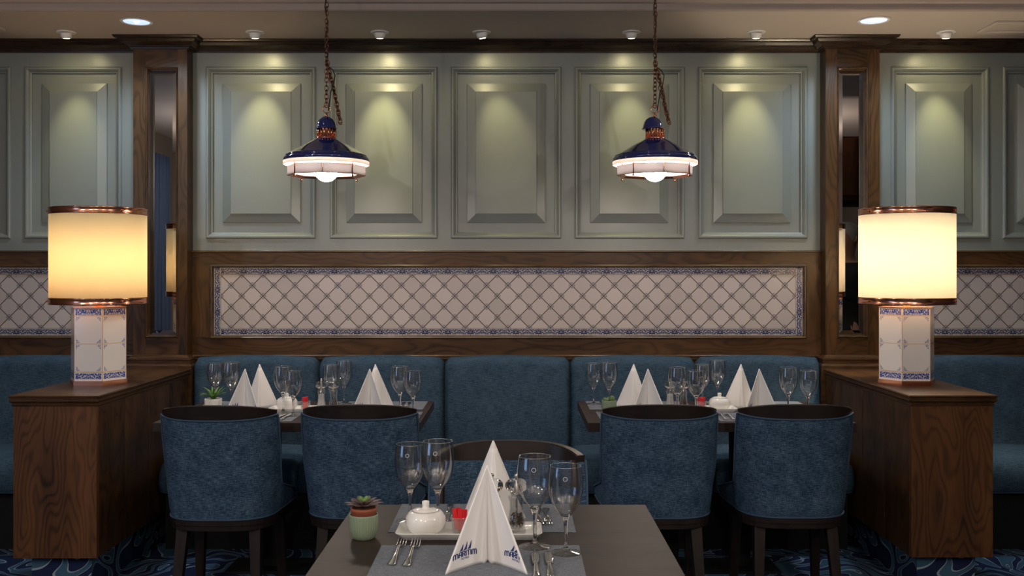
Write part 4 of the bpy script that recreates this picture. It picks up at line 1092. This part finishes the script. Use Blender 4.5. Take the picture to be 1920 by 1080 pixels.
def spiky(loc, lab):
    t = empty('potted_aloe', loc); ribbed_pot(t, 0.039, 0.056, M['whitepot'], 40)
    m = MB(); m.lathe([(0, 0.040), (0.036, 0.040), (0.036, 0.050), (0, 0.052)], 24); m.build('soil', M['soil'], t)
    rnd = random.Random(11); m = MB()
    for k in range(22):
        az = 2*PI*k/22+rnd.uniform(-.2, .2); e0 = rnd.uniform(45, 80); leaf_blade(m, (0.006*math.cos(az), 0.006*math.sin(az), 0.05), az, R(e0), R(e0-rnd.uniform(40, 85)), rnd.uniform(0.06, 0.095), 0.0052, 0.3, 8)
    m.build('leaves', plain('aloe_leaf', (0.10, 0.22, 0.045), 0.4), t)
    return tag(t, lab, 'plant')
spiky((px2x(400, 4.72), 4.72, TT), 'spiky green aloe in a white ribbed pot on the left back table')
def cactus(loc, lab):
    t = empty('potted_cactus', loc); ribbed_pot(t, 0.034, 0.060, M['sagepot'])
    m = MB(); m.lathe([(0, 0.040), (0.031, 0.040), (0.031, 0.053), (0, 0.055)], 24); m.build('soil', M['soil'], t)
    nm = NT('cactus_skin'); nm.set(color=nm.ramp(nm.noise(nm.uv(False), 260, 2), [(0.42, (0.03, 0.07, 0.015)), (0.62, (0.19, 0.27, 0.10))]), rough=0.7)
    for (x, y, r_, h) in ((-0.014, -0.012, 0.0125, 0.022), (0.013, -0.006, 0.0125, 0.032), (0.0, 0.014, 0.012, 0.024), (-0.020, 0.006, 0.009, 0.022)):
        m = MB(); m.lathe([(0, 0.050), (r_*0.8, 0.052), (r_, 0.050+h*0.4), (r_*0.9, 0.050+h*0.75), (r_*0.5, 0.050+h*0.97), (0, 0.050+h)], 40, (x, y, 0), rib=10, ribd=0.0014, close=False); m.build('cactus_stem', nm.m, t)
    return tag(t, lab, 'plant')
cactus((px2x(1142, 4.62), 4.62, TT), 'small round cacti in a sage green pot on the right back table')

# ------------------------------------------------------------------ what the right mirror shows: wall cupboards and a standing person
t = empty('wall_cupboard', (3.3, 1.3, 2.1))
m = MB(); m.box(-0.65, 0.65, -0.2, 0.15, 0.0, 0.62); m.build('carcass', M['cabinet_wood'], t, grain='z')
for k in range(4):
    m = MB(); m.box(-0.65+0.325*k+0.003, -0.65+0.325*(k+1)-0.003, 0.151, 0.17, 0.05, 0.60, 0.003); m.build('door', M['cabinet_wood'], t, grain='z')
m = MB(); m.box(-0.66, 0.66, -0.2, 0.2, -0.04, 0.0); m.build('light_rail', M['black'], t)
for sx in (-0.63, 0.63):
    m = MB(); m.box(sx-0.02, sx+0.02, -0.18, -0.14, 0.62, 0.949); m.build('ceiling_hanger', M['black'], t)
tag(t, 'brown wooden cupboards hung from the ceiling, seen in the right mirror', 'cupboard')

def skin_obj(name, verts, edges, radii, mat, parent, root=0, sub=2):
    me = bpy.data.meshes.new(name); me.from_pydata(verts, edges, []); me.materials.append(mat)
    o = bpy.data.objects.new(name, me); COL.objects.link(o); o.parent = parent
    sk = o.modifiers.new('skin', 'SKIN'); sk.use_smooth_shade = True
    me.skin_vertices or None
    if not me.skin_vertices:
        pass
    for v, r_ in zip(me.skin_vertices[0].data, radii): v.radius = r_ if isinstance(r_, tuple) else (r_, r_); 
    me.skin_vertices[0].data[root].use_root = True
    sb = o.modifiers.new('sub', 'SUBSURF'); sb.levels = sub; sb.render_levels = sub
    return o
def person(loc, rz, lab):
    t = empty('person', loc, rz)
    SK = plain('skin', (0.50, 0.26, 0.18), 0.5, sss=0.05); CL = plain('black_clothes', (0.008, 0.008, 0.010), 0.8); HR = plain('grey_hair', (0.42, 0.41, 0.40), 0.8); RD = plain('red_cloth', (0.35, 0.03, 0.015), 0.7); TR = plain('dark_trousers', (0.012, 0.013, 0.02), 0.8)
    # body faces +y
    V = [(0, 0, 0.95), (0, 0, 1.10), (0, 0.005, 1.28), (0, 0, 1.42), (0, 0, 1.49), (0, 0.015, 1.54), (0, 0.02, 1.60), (0, 0.025, 1.68), (0, 0.02, 1.735),
         (0.17, 0, 1.43), (0.22, 0.03, 1.18), (0.14, 0.24, 1.26), (0.10, 0.30, 1.31),
         (-0.17, 0, 1.43), (-0.22, 0.03, 1.18), (-0.14, 0.24, 1.22), (-0.10, 0.30, 1.26),
         (0.10, 0, 0.86), (0.11, 0.01, 0.50), (0.12, -0.01, 0.09), (0.125, 0.12, 0.045), (-0.10, 0, 0.86), (-0.11, 0.01, 0.50), (-0.12, -0.01, 0.09), (-0.125, 0.12, 0.045)]
    E = [(0, 1), (1, 2), (2, 3), (3, 4), (4, 5), (5, 6), (6, 7), (7, 8), (3, 9), (9, 10), (10, 11), (11, 12), (3, 13), (13, 14), (14, 15), (15, 16), (0, 17), (17, 18), (18, 19), (19, 20), (0, 21), (21, 22), (22, 23), (23, 24)]
    Rr = [(0.15, 0.10), (0.135, 0.10), (0.16, 0.11), (0.15, 0.09), 0.055, 0.052, (0.070, 0.085), (0.078, 0.095), (0.055, 0.07), 0.058, 0.044, 0.030, 0.025, 0.058, 0.044, 0.030, 0.025, 0.085, 0.058, 0.040, 0.035, 0.085, 0.058, 0.040, 0.035]
    skin_obj('body', V, E, Rr, SK, t)
    sl = lambda ids: None
    # clothing, a little outside the body
    Vt = [V[i] for i in (0, 1, 2, 3, 9, 10, 11, 13, 14, 15)]+[(0, 0, 0.88), (0, 0.0, 1.475)]
    Et = [(10, 0), (0, 1), (1, 2), (2, 3), (3, 4), (4, 5), (5, 6), (3, 7), (7, 8), (8, 9), (3, 11)]
    skin_obj('jacket', Vt, Et, [(0.165, 0.115), (0.155, 0.115), (0.178, 0.125), (0.165, 0.105), 0.072, 0.058, 0.043, 0.072, 0.058, 0.043, (0.165, 0.115), 0.066], CL, t)
    Vp = [V[i] for i in (0, 17, 18, 19, 21, 22, 23)]; skin_obj('trousers', Vp, [(0, 1), (1, 2), (2, 3), (0, 4), (4, 5), (5, 6)], [(0.155, 0.108), 0.098, 0.072, 0.055, 0.098, 0.072, 0.055], TR, t)
    m = MB(); bmesh.ops.create_icosphere(m.bm, subdivisions=3, radius=1.0)
    for v in m.bm.verts:
        c = v.co; bump_ = 1+0.05*math.sin(c.x*17+c.z*11)*math.sin(c.y*13)
        front = max(0, c.y-0.25); v.co = Vector((c.x*0.094*bump_, 0.012+c.y*0.112*bump_-front*0.06, 1.705+c.z*0.088*bump_+front*0.05))
    for f in m.bm.faces: f.smooth = True
    m.build('hair', HR, t)
    # face: nose, ears, eyes, mouth
    m = MB(); m.tube([(0, 0.112, 1.672), (0, 0.128, 1.648), (0, 0.132, 1.635), (0, 0.112, 1.628)], [0.007, 0.011, 0.014, 0.008], 8)
    for sx in (-1, 1): m.tube([(sx*0.078, 0.02, 1.685), (sx*0.090, 0.012, 1.675), (sx*0.090, 0.015, 1.650), (sx*0.078, 0.025, 1.635)], [0.006, 0.011, 0.010, 0.006], 8)
    m.build('nose_and_ears', SK, t)
    m = MB()
    for sx in (-1, 1): bmesh.ops.create_icosphere(m.bm, subdivisions=2, radius=0.010, matrix=Matrix.Translation((sx*0.030, 0.104, 1.668)))
    m.build('eyes', plain('eye', (0.3, 0.3, 0.3), 0.2), t)
    m = MB(); m.tube([(-0.024, 0.100, 1.600), (0, 0.112, 1.602), (0.024, 0.100, 1.600)], [0.003, 0.006, 0.003], 6); m.build('mouth', plain('lips', (0.35, 0.12, 0.1), 0.5), t)
    # hands with five fingers each
    for sx, z0 in ((1, 1.31), (-1, 1.26)):
        bx, by = sx*0.10, 0.30
        V2 = [(bx, by, z0), (bx-sx*0.012, by+0.045, z0+0.030), (bx-sx*0.016, by+0.075, z0+0.055)]; E2 = [(0, 1), (1, 2)]; R2 = [(0.026, 0.020), (0.038, 0.018), (0.040, 0.016)]
        for k in range(4):
            o_ = (k-1.5)*0.021; L = (0.030, 0.034, 0.032, 0.025)[k]; b0 = len(V2)
            V2 += [(bx-sx*0.016+o_, by+0.088, z0+0.070), (bx-sx*0.016+o_*1.1, by+0.098, z0+0.070+L), (bx-sx*0.020+o_*1.1, by+0.092, z0+0.070+L*1.9)]
            E2 += [(2, b0), (b0, b0+1), (b0+1, b0+2)]; R2 += [0.010, 0.009, 0.0075]
        b0 = len(V2); V2 += [(bx-sx*0.055, by+0.045, z0+0.050), (bx-sx*0.070, by+0.050, z0+0.082)]; E2 += [(1, b0), (b0, b0+1)]; R2 += [0.012, 0.009]
        skin_obj('hand', V2, E2, R2, SK, t, 0, 1)
    for sx in (-1, 1):
        m = MB(); m.box(sx*0.125-0.05, sx*0.125+0.05, -0.09, 0.19, 0.0, 0.075, 0.03, 3); m.build('shoe', CL, t)
    return tag(t, lab, 'person')
person((2.56, 3.42, 0), R(62), 'grey-haired person in black, hands raised, seen in the right mirror')
